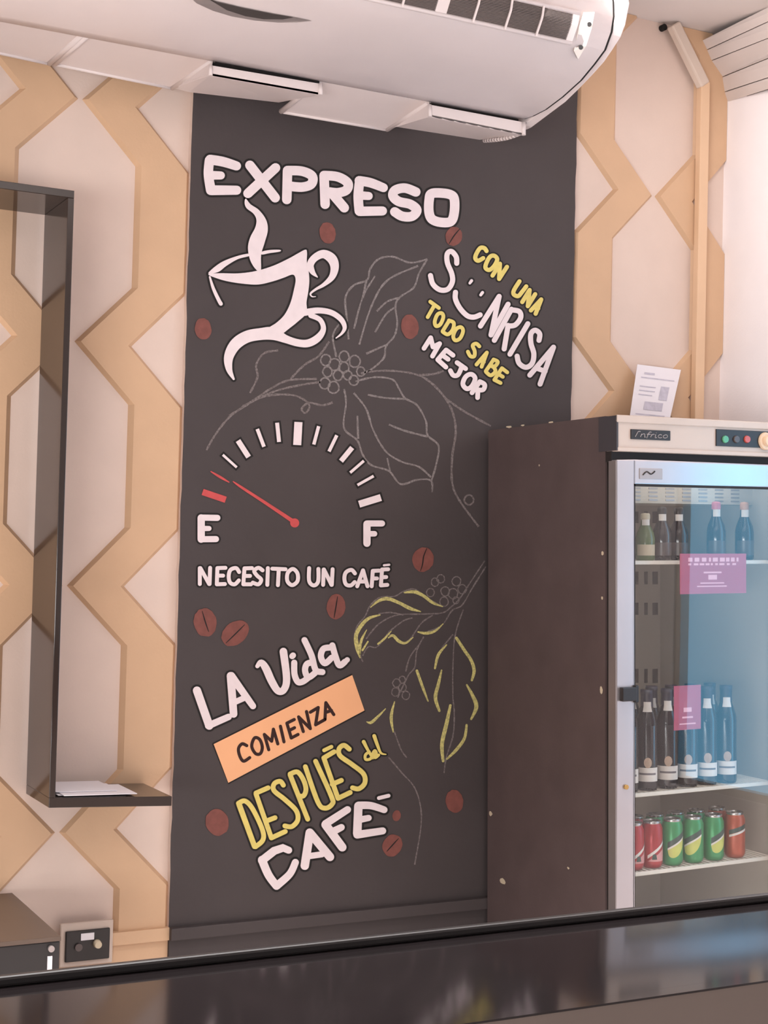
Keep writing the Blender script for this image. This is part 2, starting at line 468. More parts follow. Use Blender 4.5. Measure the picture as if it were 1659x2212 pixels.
def poly(mb, pts, lift, holes=()):
    loops = [pts]+list(holes)
    P3 = [[Vector((p[0], p[1], 0)) for p in lp] for lp in loops]
    flat = [p for lp in loops for p in lp]
    for t in tessellate_polygon(P3):
        mb.flat.append(([tuple(flat[k]) for k in t], lift, mb.cur))
LO, LF = 0.0012, 0.0022
def norm_stroke(br, st, w):
    """a stroke is a list of points; a point may carry its own width; ('s', pts) keeps sharp corners"""
    sharp = False
    if st and st[0] == 's': sharp = True; st = st[1:]
    pp = []
    for p in st:
        q = br.pt(p); ww = (p[2] if len(p) > 2 else w)/br.s
        pp.append((q[0], q[1], ww))
    if not sharp and len(pp) > 2: pp = catmull(pp, 7)
    return [(p[0], p[1]) for p in pp], [max(0.6, p[2]) for p in pp]
def lettering(br, letters, w, m, label, outline=3.2, om=None, mainname='lettering', sub='letter'):
    ob = MB(); fills = []
    for li, strokes in enumerate(letters):
        fb = MB(); LF_ = LF+0.00022*(li % 4)
        for st in strokes:
            closed = st[0] == 'c'
            if closed:
                st2 = catmull([br.pt(p) for p in st[1:]], 7, True); st2.append(st2[0]); ws = [w/br.s]*len(st2)
                pts = st2
            else:
                pts, ws = norm_stroke(br, st, w)
            stroke_faces(fb, pts, ws, LF_)
            if outline: stroke_faces(ob, pts, [x+outline*2.9 for x in ws], LO)
        fills.append(fb)
    part = ob.build(mainname, om or M_OUT, mural)
    part['label'] = label
    for fb in fills: fb.build(sub, m, part)
    return part

A = Brush(400, 300, 2.633); B = Brush(860, 480, 4.1475); C = Brush(390, 880, 3.318)
D = Brush(390, 1260, 3.16); E_ = Brush(720, 1160, 4.097); F = Brush(430, 700, 2.633)
FL = FLATNAMES
for nm in ('lettering', 'letter', 'panel', 'coffee_bean', 'cup_drawing', 'plant_drawing', 'gauge_tick', 'gauge_needle', 'banner', 'smiley_eye', 'cup', 'steam', 'saucer', 'handle', 'leaf_accent', 'tick_mark'):
    FL[nm] = True
lettering(A, [
    [[(138, 122, 54), (132, 200, 54), (146, 292, 56)], [(142, 118, 56), (215, 130, 56), (292, 154, 52)], [(150, 207, 50), (203, 208, 46)], [(148, 292, 56), (293, 292, 52)]],
    [[(368, 150), (512, 335)], [(514, 165), (357, 310)]],
    [[(582, 182), (578, 345)], [(582, 180), (665, 184), (722, 212), (718, 256), (668, 274), (600, 270)]],
    [[(790, 210), (796, 372)], [(790, 208), (868, 216), (924, 250), (918, 290), (870, 306), (820, 302)], [(830, 304), (905, 392)]],
    [[(992, 242, 54), (984, 325, 54), (990, 410, 54)], [(990, 238, 54), (1055, 250, 54), (1128, 278, 50)], [(1005, 322, 48), (1044, 325, 46)], [(992, 412, 54), (1122, 410, 52)]],
    [[(1312, 302), (1250, 280), (1195, 292), (1182, 325), (1215, 356), (1280, 372), (1318, 405), (1290, 440), (1235, 440), (1192, 415)]],
    [['c', (1400, 312), (1455, 308), (1510, 318), (1531, 345), (1530, 420), (1510, 470), (1450, 474), (1402, 455), (1386, 410), (1388, 345)]],
], 54, M_WHITE, 'white rounded block lettering EXPRESO')
# cup
cupm = MB()
def pl(br, pts, smooth=True): 
    q = [br.pt(p) for p in pts]
    return catmull(q, 5, True) if smooth else q
steam = pl(A, [(345, 340), (372, 372), (420, 405), (460, 460), (470, 520), (452, 590), (432, 660), (430, 750), (402, 742), (370, 690), (357, 620), (370, 560), (398, 505), (405, 460), (388, 425), (350, 395), (338, 365)])
rim = pl(A, [(131, 764), (200, 705), (290, 668), (365, 652), (365, 666), (300, 684), (235, 722), (188, 757)])
rim2 = pl(A, [(436, 642), (480, 632), (538, 631), (538, 641), (480, 650), (436, 658)])
body = pl(A, [(131, 770), (200, 764), (300, 765), (400, 752), (500, 722), (590, 680), (640, 652), (684, 630), (693, 648), (692, 700), (702, 750), (706, 810), (700, 870), (690, 930), (690, 990), (640, 1040), (590, 1080), (550, 1110), (500, 1130), (455, 1110), (475, 1075), (520, 1045), (565, 1000), (598, 935), (618, 860), (628, 800), (612, 772), (560, 790), (500, 810), (420, 828), (340, 825), (250, 812), (180, 793)])
sw = [(276, 1366, 12), (250, 1310, 36), (248, 1240, 54), (285, 1170, 66), (350, 1126, 68), (430, 1110, 68), (500, 1108, 72), (570, 1138, 46), (640, 1160, 42), (700, 1162, 44), (755, 1132, 42), (786, 1082, 30), (768, 1030, 28), (715, 1004, 30)]
sw2 = [(680, 988, 38), (755, 976, 34), (830, 988, 32), (885, 1025, 30), (907, 1070, 24), (892, 1105, 15), (858, 1133, 6)]
hd = [(752, 786, 6), (724, 756, 30), (712, 715, 40), (738, 676, 42), (787, 655, 48), (834, 682, 56), (850, 730, 48), (835, 785, 36), (790, 828, 22), (742, 856, 14), (713, 880, 11), (722, 897, 7), (742, 897, 4)]
ln = [(140, 785, 10), (160, 850, 18), (190, 915, 21), (203, 938, 22)]
for pg in (steam, rim, rim2, body):
    stroke_faces(cupm, pg+[pg[0]], [8.5]*(len(pg)+1), LO)
for st in (sw, sw2, hd, ln):
    pts, ws = norm_stroke(A, st, 10); stroke_faces(cupm, pts, [x+8.5 for x in ws], LO)
cup = cupm.build('cup_drawing', M_OUT, mural); cup['label'] = 'white painted steaming coffee cup with swirl saucer'
q = MB(); poly(q, steam, LF+0.0013); q.build('steam', M_WHITE, cup)
q = MB(); poly(q, body, LF); poly(q, rim, LF); poly(q, rim2, LF)
pts, ws = norm_stroke(A, ln, 10); stroke_faces(q, pts, ws, LF); q.build('cup', M_WHITE, cup)
q = MB(); pts, ws = norm_stroke(A, hd, 10); stroke_faces(q, pts, ws, LF+0.0009); q.build('handle', M_WHITE, cup)
q = MB()
for st in (sw, sw2):
    pts, ws = norm_stroke(A, st, 10); stroke_faces(q, pts, ws, LF+0.0005)
q.build('saucer', M_WHITE, cup)
# right hand slogan
lettering(B, [
    [[(750+42, 258), (772, 232), (735, 232), (700, 285), (692, 325), (718, 345), (762, 322)]],
    [['c', (865, 302), (888, 335), (858, 395), (815, 428), (782, 405), (800, 345), (830, 305)]],
    [['s', (846, 478), (912, 372)], [(912, 372), (905, 508)], [(905, 508), (975, 400)]],
    [[(1087, 530), (1040, 605), (1035, 645), (1075, 662), (1110, 625), (1148, 575)]],
    [[(1112, 715), (1178, 608)], [(1178, 608), (1162, 752)], [(1162, 752), (1228, 645)]],
    [[(1190, 790), (1282, 692)], [(1282, 692), (1232, 820)], [(1225, 765), (1255, 772)]],
], 38, M_YEL, 'yellow lettering CON UNA', 2.2)
son = lettering(B, [
    [[(525, 368), (520, 310), (478, 262), (440, 285), (442, 365), (480, 460), (486, 535), (445, 600), (375, 606), (312, 555), (290, 478)]],
    [[(514, 628), (514, 690), (555, 772), (620, 838), (680, 850), (735, 830)]],
    [[(738, 930), (905, 665)], [(905, 665), (832, 1010)], [(832, 1010), (985, 735)]],
    [[(862, 1058), (1015, 780)], [(1015, 785), (1085, 800), (1098, 855), (1050, 920), (985, 930)], [(985, 925), (950, 1135)]],
    [[(1002, 1182), (1162, 910)]],
    [[(1262, 1058), (1268, 1000), (1228, 968), (1190, 1000), (1190, 1085), (1216, 1180), (1200, 1265), (1145, 1300), (1085, 1265), (1066, 1200)]],
    [[(1180, 1370), (1392, 1120)], [(1392, 1120), (1272, 1450)], [(1250, 1312, 44), (1318, 1335, 44)]],
    [[(642, 546, 24), (658, 524, 28)]], [[(740, 652, 26), (756, 630, 28)]],
], 46, M_WHITE, 'white lettering SONRISA with a smiling face', 2.6)
lettering(B, [
    [[(288, 712), (365, 768)], [(325, 745), (265, 850)]],
    [['c', (390, 815), (405, 850), (378, 915), (340, 930), (328, 890), (352, 828)]],
    [[(455, 885), (398, 978)], [(455, 880), (498, 902), (488, 965), (445, 1005), (400, 982)]],
    [['c', (562, 940), (582, 975), (555, 1040), (512, 1058), (494, 1020), (520, 958)]],
    [[(728, 1112), (700, 1088), (668, 1105), (686, 1155), (682, 1200), (648, 1200), (625, 1160)]],
    [[(702, 1275), (795, 1168)], [(795, 1168), (748, 1295)], [(738, 1240), (768, 1252)]],
    [[(855, 1232), (785, 1335)], [(855, 1230), (893, 1252), (865, 1292), (830, 1288)], [(850, 1290), (872, 1335), (830, 1372), (788, 1342)]],
    [[(930, 1308), (862, 1412)], [(930, 1308), (978, 1345)], [(898, 1360), (938, 1385)], [(862, 1412), (918, 1440)]],
], 34, M_YEL, 'yellow lettering TODO SABE', 2.2)
lettering(B, [
    [[(232, 1130), (292, 1035)], [(292, 1035), (312, 1118)], [(312, 1118), (372, 1088)], [(372, 1088), (308, 1200)]],
    [[(430, 1145), (355, 1232)], [(430, 1145), (492, 1192)], [(395, 1190), (448, 1228)], [(355, 1232), (428, 1298)]],
    [[(528, 1258), (605, 1312)], [(572, 1290), (538, 1365), (495, 1372), (468, 1330)]],
    [['c', (655, 1362), (690, 1400), (660, 1470), (615, 1492), (580, 1450), (605, 1385)]],
    [[(732, 1428), (662, 1528)], [(732, 1428), (775, 1455), (762, 1500), (712, 1502)], [(715, 1500), (712, 1572)]],
], 42, M_WHITE, 'white lettering MEJOR', 2.4)
# fuel gauge
for (a, b_, w_) in (((303, 340), (403, 430), 18), ((412, 238), (488, 356), 38), ((550, 155), (598, 282), 26), ((692, 110), (706, 248), 28), ((845, 105), (836, 270), 58), ((990, 135), (955, 266), 24), ((1120, 200), (1064, 316), 24), ((1230, 288), (1150, 385), 36), ((1314, 383), (1216, 468), 20), ((1384, 492), (1268, 557), 20), ((1436, 646), (1280, 694), 50)):
    o_ = MB(); pts = [C.pt(a), C.pt(b_)]
    d_ = Vector(pts[1])-Vector(pts[0]); d_.normalize()
    ext = [tuple(Vector(pts[0])-d_*4), tuple(Vector(pts[1])+d_*4)]
    stroke_faces(o_, ext, [w_/C.s+8]*2, LO, False)
    tk = o_.build('gauge_tick', M_OUT, mural)
    q = MB(); stroke_faces(q, pts, [w_/C.s]*2, LF, False); q.build('tick_mark', M_WHITE, tk)
q = MB(); stroke_faces(q, [C.pt((158, 606)), C.pt((324, 662))], [46/C.s]*2, LF, False)
q.build('gauge_tick', M_RED, mural)['label'] = 'red tick beside the letter E'
q = MB()
for st in ([(218, 460, 8), (285, 500, 18), (347, 536, 8)], [(378, 532, 8), (440, 575, 18), (620, 692, 22), (800, 812, 28)]):
    pts, ws = norm_stroke(C, st, 14); stroke_faces(q, pts, ws, LF)
disc(q, C.pt((818, 828)), 33/C.s, LF+0.0002)
q.build('gauge_needle', M_RED, mural)['label'] = 'red gauge needle with round pivot'
lettering(C, [[[(148, 792, 52), (148, 945, 52)], [(150, 790), (264, 792)], [(160, 868, 38), (204, 868, 36)], [(150, 945), (254, 944)]]], 44, M_WHITE, 'white gauge letter E', 2.6)
lettering(C, [[[(1336, 836, 52), (1336, 974, 52)], [(1338, 832), (1444, 832)], [(1348, 906, 40), (1390, 906, 40)]]], 44, M_WHITE, 'white gauge letter F', 2.6)
lettering(C, [
    [[(138, 1266), (138, 1152)], [(142, 1152), (205, 1266)], [(208, 1266), (212, 1150)]],
    [[(264, 1152), (260, 1268)], [(264, 1152), (322, 1150)], [(264, 1206), (305, 1206)], [(260, 1268), (318, 1266)]],
    [[(420, 1180), (398, 1152), (358, 1165), (345, 1210), (355, 1255), (388, 1268), (418, 1240)]],
    [[(458, 1154), (450, 1268)], [(458, 1154), (512, 1152)], [(456, 1208), (498, 1208)], [(450, 1268), (505, 1268)]],
    [[(588, 1168), (558, 1150), (528, 1172), (548, 1205), (578, 1235), (558, 1268), (518, 1256)]],
    [[(626, 1152), (622, 1272)]],
    [[(658, 1156), (752, 1160)], [(704, 1158), (698, 1274)]],
    [['c', (805, 1158), (838, 1190), (838, 1245), (800, 1274), (766, 1245), (768, 1188)]],
    [[(922, 1152), (922, 1245), (955, 1276), (986, 1248), (988, 1158)]],
    [[(1022, 1272), (1026, 1162)], [(1028, 1162), (1082, 1272)], [(1084, 1272), (1090, 1160)]],
    [[(1250, 1190), (1225, 1165), (1186, 1182), (1174, 1225), (1186, 1268), (1220, 1276), (1248, 1252)]],
    [[(1266, 1282), (1308, 1168)], [(1308, 1168), (1340, 1282)], [(1285, 1248), (1328, 1248)]],
    [[(1378, 1172), (1370, 1282)], [(1378, 1172), (1424, 1170)], [(1374, 1226), (1408, 1226)]],
    [[(1444, 1164), (1436, 1276)], [(1444, 1162), (1488, 1160)], [(1440, 1218), (1474, 1216)], [(1436, 1276), (1482, 1272)], [(1458, 1132, 16), (1496, 1128, 16)]],
], 28, M_WHITE, 'white lettering NECESITO UN CAFE with an accent', 2.6)
# la vida
lettering(D, [
    [['s', (112, 732, 56), (196, 972, 56)], [(190, 972, 48), (328, 912, 44)]],
    [[(342, 632, 54), (362, 892, 52)], [(346, 632, 54), (494, 838, 44)], [(378, 808, 40), (430, 785, 40)]],
    [[(524, 566, 28), (550, 540, 40), (582, 580, 52), (622, 668, 52), (665, 734, 48), (705, 726, 48), (724, 650, 50), (702, 466, 52)]],
    [[(776, 542), (778, 620), (800, 672), (832, 672), (868, 648)], [(762, 498, 40), (768, 492, 40)]],
    [[(898, 540), (862, 552), (850, 596), (872, 642), (918, 612)], [(846, 388), (894, 492), (922, 590), (968, 606)]],
    [[(1022, 438), (975, 448), (958, 500), (985, 546), (1032, 508)], [(1036, 424), (1058, 500), (1084, 560), (1122, 536)], [(1134, 526, 36), (1138, 522, 36)]],
], 42, M_WHITE, 'white lettering LA Vida', 3.0)
bq = [D.pt(p) for p in ((226, 1098), (1172, 626), (1256, 868), (326, 1362))]
q = MB(); poly(q, bq, LF-0.0006)
ban = q.build('banner', M_ORANGE, mural); ban['label'] = 'orange banner lettered COMIENZA'
q = MB(); stroke_faces(q, bq+[bq[0]], [6]*5, LO); q.build('outline', M_OUT, ban)
for strokes in [
    [[(452, 1108), (420, 1096), (396, 1128), (404, 1178), (430, 1214), (472, 1190)]],
    [['c', (505, 1056), (540, 1066), (558, 1118), (545, 1162), (512, 1162), (486, 1112)]],
    [[(602, 1136), (572, 1032)], [(572, 1032), (622, 1078)], [(622, 1078), (634, 996)], [(634, 996), (664, 1096)]],
    [[(682, 976), (706, 1082)]],
    [[(726, 955), (756, 1056)], [(726, 955), (776, 930)], [(742, 1005), (778, 986)], [(756, 1056), (802, 1032)]],
    [[(838, 1012), (806, 912)], [(806, 912), (886, 992)], [(886, 992), (860, 876)]],
    [[(886, 880), (940, 848)], [(940, 848), (922, 966)], [(922, 966), (986, 930)]],
    [[(986, 926), (992, 815)], [(992, 815), (1046, 896)], [(996, 880), (1030, 868)]]]:
    q = MB()
    for st in strokes:
        if st[0] == 'c':
            pts = catmull([D.pt(p) for p in st[1:]], 7, True); pts.append(pts[0]); ws = [22/D.s]*len(pts)
        else: pts, ws = norm_stroke(D, st, 22)
        stroke_faces(q, pts, ws, LF)
    q.build('letter', M_BROWNTXT, ban)
lettering(D, [
    [[(400, 1510, 38), (505, 1796, 36)], [(395, 1502), (440, 1486), (492, 1540), (558, 1680), (562, 1752), (512, 1798)]],
    [[(515, 1438), (620, 1738)], [(515, 1432), (598, 1396)], [(580, 1625), (645, 1600)], [(620, 1738), (715, 1694)]],
    [[(702, 1378), (680, 1352), (640, 1368), (638, 1415), (712, 1476), (788, 1550), (800, 1615), (760, 1660), (712, 1656)]],
    [[(748, 1308), (868, 1610)], [(748, 1302), (798, 1288), (838, 1340), (856, 1405), (840, 1450), (806, 1452)]],
    [[(852, 1252), (936, 1490), (985, 1535), (1034, 1508), (1030, 1455), (922, 1215)]],
    [[(978, 1192), (1075, 1468)], [(978, 1192), (1048, 1150)], [(1035, 1372), (1098, 1345)], [(1075, 1468), (1158, 1428)], [(980, 1140, 26), (1030, 1116, 26)]],
    [[(1152, 1132), (1115, 1106), (1082, 1130), (1090, 1178), (1170, 1236), (1248, 1300), (1258, 1362), (1218, 1402), (1174, 1396)]],
], 33, M_YEL, 'yellow lettering DESPUES with an accent', 2.8)
lettering(D, [
    [[(1250, 1082, 26), (1280, 1140), (1312, 1192)], [(1288, 1150), (1262, 1172), (1264, 1202), (1296, 1198), (1310, 1168)]],
    [[(1310, 1178), (1336, 1162), (1326, 1142), (1312, 1166), (1328, 1190), (1352, 1172)]],
    [[(1322, 1042, 26), (1346, 1110, 22), (1368, 1158, 16), (1402, 1168, 8)]],
], 20, M_YEL, 'small yellow lettering del', 2.2)
lettering(D, [
    [['s', (738, 1822, 48), (700, 1806, 54), (640, 1826, 56), (556, 1892, 56)], [(556, 1888, 56), (600, 1990, 56), (655, 2066, 54)], [(655, 2066, 54), (745, 1985, 50), (784, 1905, 48)]],
    [[(848, 1928), (882, 1702)], [(882, 1702), (1020, 1868)], [(880, 1862, 42), (965, 1850, 42)]],
    [[(990, 1648), (1104, 1802)], [(990, 1642, 52), (1140, 1545, 48)], [(1050, 1690, 50), (1098, 1666, 46)]],
    [[(1214, 1520), (1206, 1708)], [(1215, 1516, 52), (1300, 1518, 50), (1390, 1546, 46)], [(1220, 1614, 46), (1284, 1602, 42)], [(1206, 1716, 54), (1380, 1690, 48)], [(1354, 1466, 26), (1420, 1450, 26)]],
], 58, M_WHITE, 'large white lettering CAFE with an accent', 3.2)
# beans
def bean(br, c, rx, ry, rot, line=None):
    q = MB(); disc(q, br.pt(c), rx/br.s, LF, ry/br.s, R(rot), 26, 0.035)
    if line:
        q.cur = 1; pts = catmull([br.pt(p) for p in line], 5); n = len(pts)
        stroke_faces(q, pts, [1.2+1.4*math.sin(math.pi*k/(n-1)) for k in range(n)], LF+0.0004)
    q.build('coffee_bean', [M_BEAN, M_OUT], mural)
bean(A, (810, 535), 46, 62, -10)
bean(A, (1528, 554), 47, 55, 10, [(1500, 598), (1530, 550), (1562, 512)])
bean(A, (102, 1080), 47, 62, -8)
bean(A, (1278, 1068), 50, 70, -6)
bean(D, (168, 268), 78, 98, -10, [(148, 190), (168, 260), (192, 330)])
bean(D, (372, 342), 104, 76, -38, [(310, 408), (375, 345), (438, 282)])
bean(D, (1062, 160), 64, 88, 6, [(1072, 90), (1060, 165), (1048, 235)])
bean(D, (250, 1632), 80, 92, -14)
bean(D, (1475, 1586), 28, 38, 8)
bean(D, (1446, 1790), 66, 78, 24, [(1408, 1830), (1446, 1788), (1488, 1742)])
bean(E_, (795, 200), 94, 108, 14, [(828, 100), (800, 170), (790, 240), (772, 300)])
bean(Brush(0, 0, 1), (982, 1731), 19, 25, -8)
# chalk plants
def chalkdraw(br, lines, circles, m, label, w=9, part=None):
    q = MB()
    for st in lines:
        pts = catmull([br.pt(p) for p in st], 8)
        n = len(pts); ws = [w/br.s*(0.7+0.5*random.random()) for _ in pts]
        stroke_faces(q, pts, ws, LO-0.0004, False)
    for (x, y, r) in circles:
        pts = [(x+r*(1+random.uniform(-.08, .08))*math.cos(t*0.45), y+r*1.1*math.sin(t*0.45)) for t in range(15)]
        pts = [br.pt(p) for p in pts]
        stroke_faces(q, pts, [w/br.s*0.8]*len(pts), LO-0.0004, False)
    o = q.build('plant_drawing', m, mural)
    o['label'] = label
    return o
up = chalkdraw(A, [
    [(930, 1140), (918, 1010), (912, 900), (960, 832), (1035, 802), (1052, 740), (1100, 684), (1180, 670), (1280, 704), (1378, 684)],
    [(1376, 685), (1330, 765), (1300, 845), (1222, 900), (1196, 950), (1206, 1045), (1190, 1120), (1142, 1180), (1130, 1245), (1060, 1310), (1000, 1335)],
    [(990, 1170), (1060, 950), (1150, 805), (1325, 722)], [(1010, 905), (1032, 800)], [(1090, 980), (1150, 925), (1222, 902)], [(1030, 1222), (1142, 1172)],
    [(960, 1080), (1010, 900), (1080, 780)], [(1080, 1100), (1140, 1000), (1190, 960)],
    [(860, 1240), (840, 1140), (850, 1090), (880, 1050)]], [], M_CHALK, 'grey chalk coffee plant drawing with leaves and berries', 11)
def extra(br, lines, circles, m, w):
    q = MB()
    for st in lines:
        pts = catmull([br.pt(p) for p in st], 8)
        stroke_faces(q, pts, [w/br.s*(0.7+0.5*random.random()) for _ in pts], LO-0.0004, False)
    for (x, y, r) in circles:
        pts = [br.pt((x+r*(1+random.uniform(-.08, .08))*math.cos(t*0.45), y+r*1.1*math.sin(t*0.45))) for t in range(15)]
        stroke_faces(q, pts, [w/br.s*0.8]*len(pts), LO-0.0004, False)
    return q
extra(F, [
    [(690, 330), (560, 350), (420, 386), (280, 452), (170, 532), (90, 632), (42, 718)],
    [(670, 312), (510, 320), (400, 372), (270, 462), (170, 522)],
    [(740, 100), (680, 182), (600, 232), (520, 312)],
    [(250, 466), (380, 410), (520, 402), (600, 432), (628, 470), (604, 506), (584, 482), (625, 448), (700, 462), (760, 446)],
    [(450, 150), (370, 166), (325, 232), (332, 302), (290, 392)],
    [(960, 270), (1100, 266), (1250, 292), (1350, 362), (1430, 472), (1460, 602), (1440, 752), (1440, 902), (1480, 1002), (1590, 1152)],
    [(1250, 290), (1330, 285), (1392, 266)], [(1400, 420), (1500, 492), (1659, 580)]], [(1535, 1000, 26)], M_CHALKDIM, 12).build('plant_drawing', M_CHALKDIM, up)
extra(F, [
    [(825, 370), (836, 450), (824, 590), (900, 662), (930, 742), (980, 802), (1080, 836), (1146, 910), (1240, 886), (1318, 890), (1326, 956)],
    [(890, 326), (1000, 302), (1100, 316), (1140, 372), (1172, 422), (1240, 462), (1290, 552), (1300, 632), (1362, 692), (1350, 792), (1322, 892)],
    [(880, 392), (950, 482), (990, 602), (1060, 722), (1150, 782), (1250, 812), (1320, 872)],
    [(960, 402), (1060, 420), (1172, 426)], [(1080, 572), (1180, 610), (1300, 640)], [(900, 522), (905, 652)], [(1070, 762), (1086, 836)]],
    [(720, 205, 29), (770, 230, 31), (825, 185, 29), (885, 212, 31), (825, 246, 27), (730, 272, 27), (790, 292, 27), (845, 292, 24), (715, 337, 29), (765, 360, 31), (880, 320, 26), (920, 270, 24)], M_CHALK, 11).build('leaf_drawing', M_CHALK, up)
lowp = extra(E_, [
    [(1340, 210), (1200, 422), (1120, 542), (1040, 622), (960, 672), (780, 682), (560, 692), (400, 772), (290, 902)],
    [(1350, 262), (1230, 452), (1140, 602), (1050, 652), (960, 782), (820, 842)],
    [(960, 612), (820, 532), (720, 462), (620, 482), (540, 526), (420, 532), (330, 602), (280, 702), (210, 792), (190, 902), (240, 1052), (262, 1105)],
    [(260, 1050), (310, 972), (390, 970), (500, 832)], [(490, 862), (530, 882), (600, 936), (680, 902), (780, 762), (880, 692)], [(500, 832), (620, 742), (700, 716)],
    [(1150, 642), (1080, 862), (1060, 1102), (1058, 1402), (1070, 1552), (1060, 1752), (1000, 1952), (980, 2090)],
    [(800, 882), (740, 1002), (720, 1152), (660, 1232), (570, 1422)], [(770, 940), (680, 1060), (640, 1190)],
    [(540, 1722), (600, 1882), (650, 1952)], [(490, 1950), (600, 2080), (730, 2240), (780, 2500), (720, 2900)], [(400, 680), (500, 668), (620, 690)], [(1060, 862), (960, 980)]],
    [(900, 400, 34), (950, 370, 34), (860, 492, 34), (990, 482, 38), (1090, 392, 38), (1140, 462, 38), (1060, 502, 42), (980, 572, 38), (1085, 560, 28), (560, 1292, 34), (550, 1372, 34), (612, 1332, 34), (642, 1402, 34), (610, 1262, 28)], M_CHALKDIM, 12).build('plant_drawing', M_CHALKDIM, mural)
lowp['label'] = 'faint chalk branch with yellow edged leaves'
for st in (
    [(630, 492, 14), (720, 486, 30), (800, 522, 28), (880, 582, 24), (968, 616, 8)],
    [(330, 622, 8), (400, 566, 24), (480, 546, 32), (580, 582, 28), (680, 632, 30), (772, 660, 10)],
    [(412, 690, 12), (310, 722, 28), (236, 800, 34), (200, 882, 34), (214, 982, 40), (236, 1068, 10)],
    [(296, 820, 6), (246, 922, 24), (236, 1040, 10)],
    [(396, 946, 16), (450, 902, 18), (512, 834, 8)], [(488, 892, 10), (528, 872, 24), (580, 922, 28), (640, 938, 20), (706, 888, 8)],
    [(750, 840, 12), (820, 852, 26), (900, 832, 20), (972, 768, 8)], [(306, 926, 14), (258, 1002, 18)],
    [(1002, 955, 12), (930, 1042, 26), (900, 1162, 18)], [(1090, 895, 26), (1160, 1002, 28), (1220, 1092, 28), (1246, 1182, 30), (1226, 1268, 20)],
    [(958, 1180, 14), (930, 1302, 28), (904, 1422, 32), (938, 1538, 22)], [(740, 1185, 24), (792, 1332, 24), (838, 1452, 12)],
    [(1182, 1310, 16), (1232, 1402, 30), (1266, 1502, 36), (1220, 1612, 18)], [(1036, 1490, 22), (1002, 1652, 34), (962, 1832, 34), (972, 1982, 24)],
    [(1180, 1665, 20), (1160, 1782, 26), (1090, 1882, 28), (1006, 1964, 16)], [(462, 1520, 8), (392, 1592, 22), (334, 1642, 26), (296, 1636, 8)],
    [(542, 1458, 10), (512, 1592, 28), (530, 1725, 12)]):
    q = MB(); pts, ws = norm_stroke(E_, st, 20); stroke_faces(q, pts, ws, LF-0.0004); q.build('leaf_accent', M_YCHALK, lowp)

# ------------------------------------------------------------------ zigzag display shelf on the left wall
SD = U(126, 1060, x=U(73, 1060, y=0).x).y
print('SD', SD)
xl = U(127, 1060, y=SD).x; xr = U(140.5, 1060, y=SD).x
zt = U(154, 411, y=SD).z; zt2 = U(82, 418, y=SD).z
zb = U(110, 1745, y=SD).z; zb1 = U(118, 1723, y=SD).z
xe = U(371, 1735, y=SD).x
sh = empty('display_shelf', (xl, 0, zb), 'glossy dark brown stepped wall shelf left of the mural', 'shelf')
q = MB(); q.box(0.25, xr, SD, -0.0175, zt2, zt); q.build('upper_board', M_SHELF, sh, bevel=0.0015)
q = MB(); q.box(xl, xr, SD, -0.0175, zb1, zt2); q.build('upright_board', M_SHELF, sh, bevel=0.0015)
q = MB()
tl = 0.014
x0b = xl
q.hexa([Vector(v) for v in ((x0b, SD, zb), (xe, SD, zb-tl), (x0b, -0.0175, zb), (xe, -0.0175, zb-tl), (x0b, SD, zb1), (xe, SD, zb1-tl), (x0b, -0.0175, zb1), (xe, -0.0175, zb1-tl))])
q.build('lower_board', M_SHELF, sh, bevel=0.0015)
# paper sheets lying on the lower board
sx = xr+0.012
pp = empty('paper_stack', (sx, -0.2, zb1), 'loose stack of white paper sheets on the lower board of the dark shelf', 'paper')
for k, (dx, wd_, y0, y1, tt) in enumerate(((0, 0.20, -0.25, -0.06, 0), (0.01, 0.215, -0.275, -0.10, 1), (0.0, 0.18, -0.23, -0.05, 2))):
    q = MB(); zc = zb1+0.0015+k*0.003
    def zz(x): return zc-tl*(x-x0b)/(xe-x0b)
    x1, x2 = sx+dx, sx+dx+wd_
    q.hexa([Vector(v) for v in ((x1, y0, zz(x1)+.001), (x2, y0+.02, zz(x2)+.001), (x1, y1, zz(x1)+.001), (x2, y1+.02, zz(x2)+.001), (x1, y0, zz(x1)+.003), (x2, y0+.02, zz(x2)+.003), (x1, y1, zz(x1)+.003), (x2, y1+.02, zz(x2)+.003))])
    q.build('sheet', M_PAPER, pp)

# ------------------------------------------------------------------ air conditioner under the ceiling
AY = -0.39
XE = U(1130, 258, y=AY).x
prof_px = [(1130, 258), (1150, 259-8), (1177, 237), (1213, 210), (1253, 174), (1282, 139), (1305, 108), (1319, 69), (1324, 36), (1323, 4)]
prof = [U(px, py, x=XE) for px, py in prof_px]
prof = [(p.y, p.z) for p in prof]
prof[0] = (AY, prof[0][1]); 
top = max(p[1] for p in prof)+0.10
last = prof[-1]
prof_ext = prof+[(last[0]+0.02, last[1]+0.05), (last[0]+0.08, top), (AY-0.02, top), (AY, top-0.03)]
print('ac', XE, prof_ext)
XL0 = -0.6
ac = empty('air_conditioner', ((XE+XL0)/2, (prof_ext[6][0]+AY)/2, prof[0][1]), 'long pale air conditioner hung under the ceiling above the mural', 'air conditioner')
q = MB()
n = len(prof_ext)
for i in range(n):
    a, b_ = prof_ext[i], prof_ext[(i+1) % n]
    q.face([(XL0, a[0], a[1]), (XE, a[0], a[1]), (XE, b_[0], b_[1]), (XL0, b_[0], b_[1])], sm=(i < 9))
for X in (XL0, XE):
    q.face([(X, a[0], a[1]) for a in prof_ext])
q.build('casing', M_AC, ac)
# end cap: a slightly larger copy of the profile
cap_px = [(1136, 281), (1150, 275), (1186, 248), (1222, 221), (1251, 193), (1280, 163), (1306, 134), (1324, 108), (1342, 80), (1352, 54), (1358, 23), (1361, 8)]
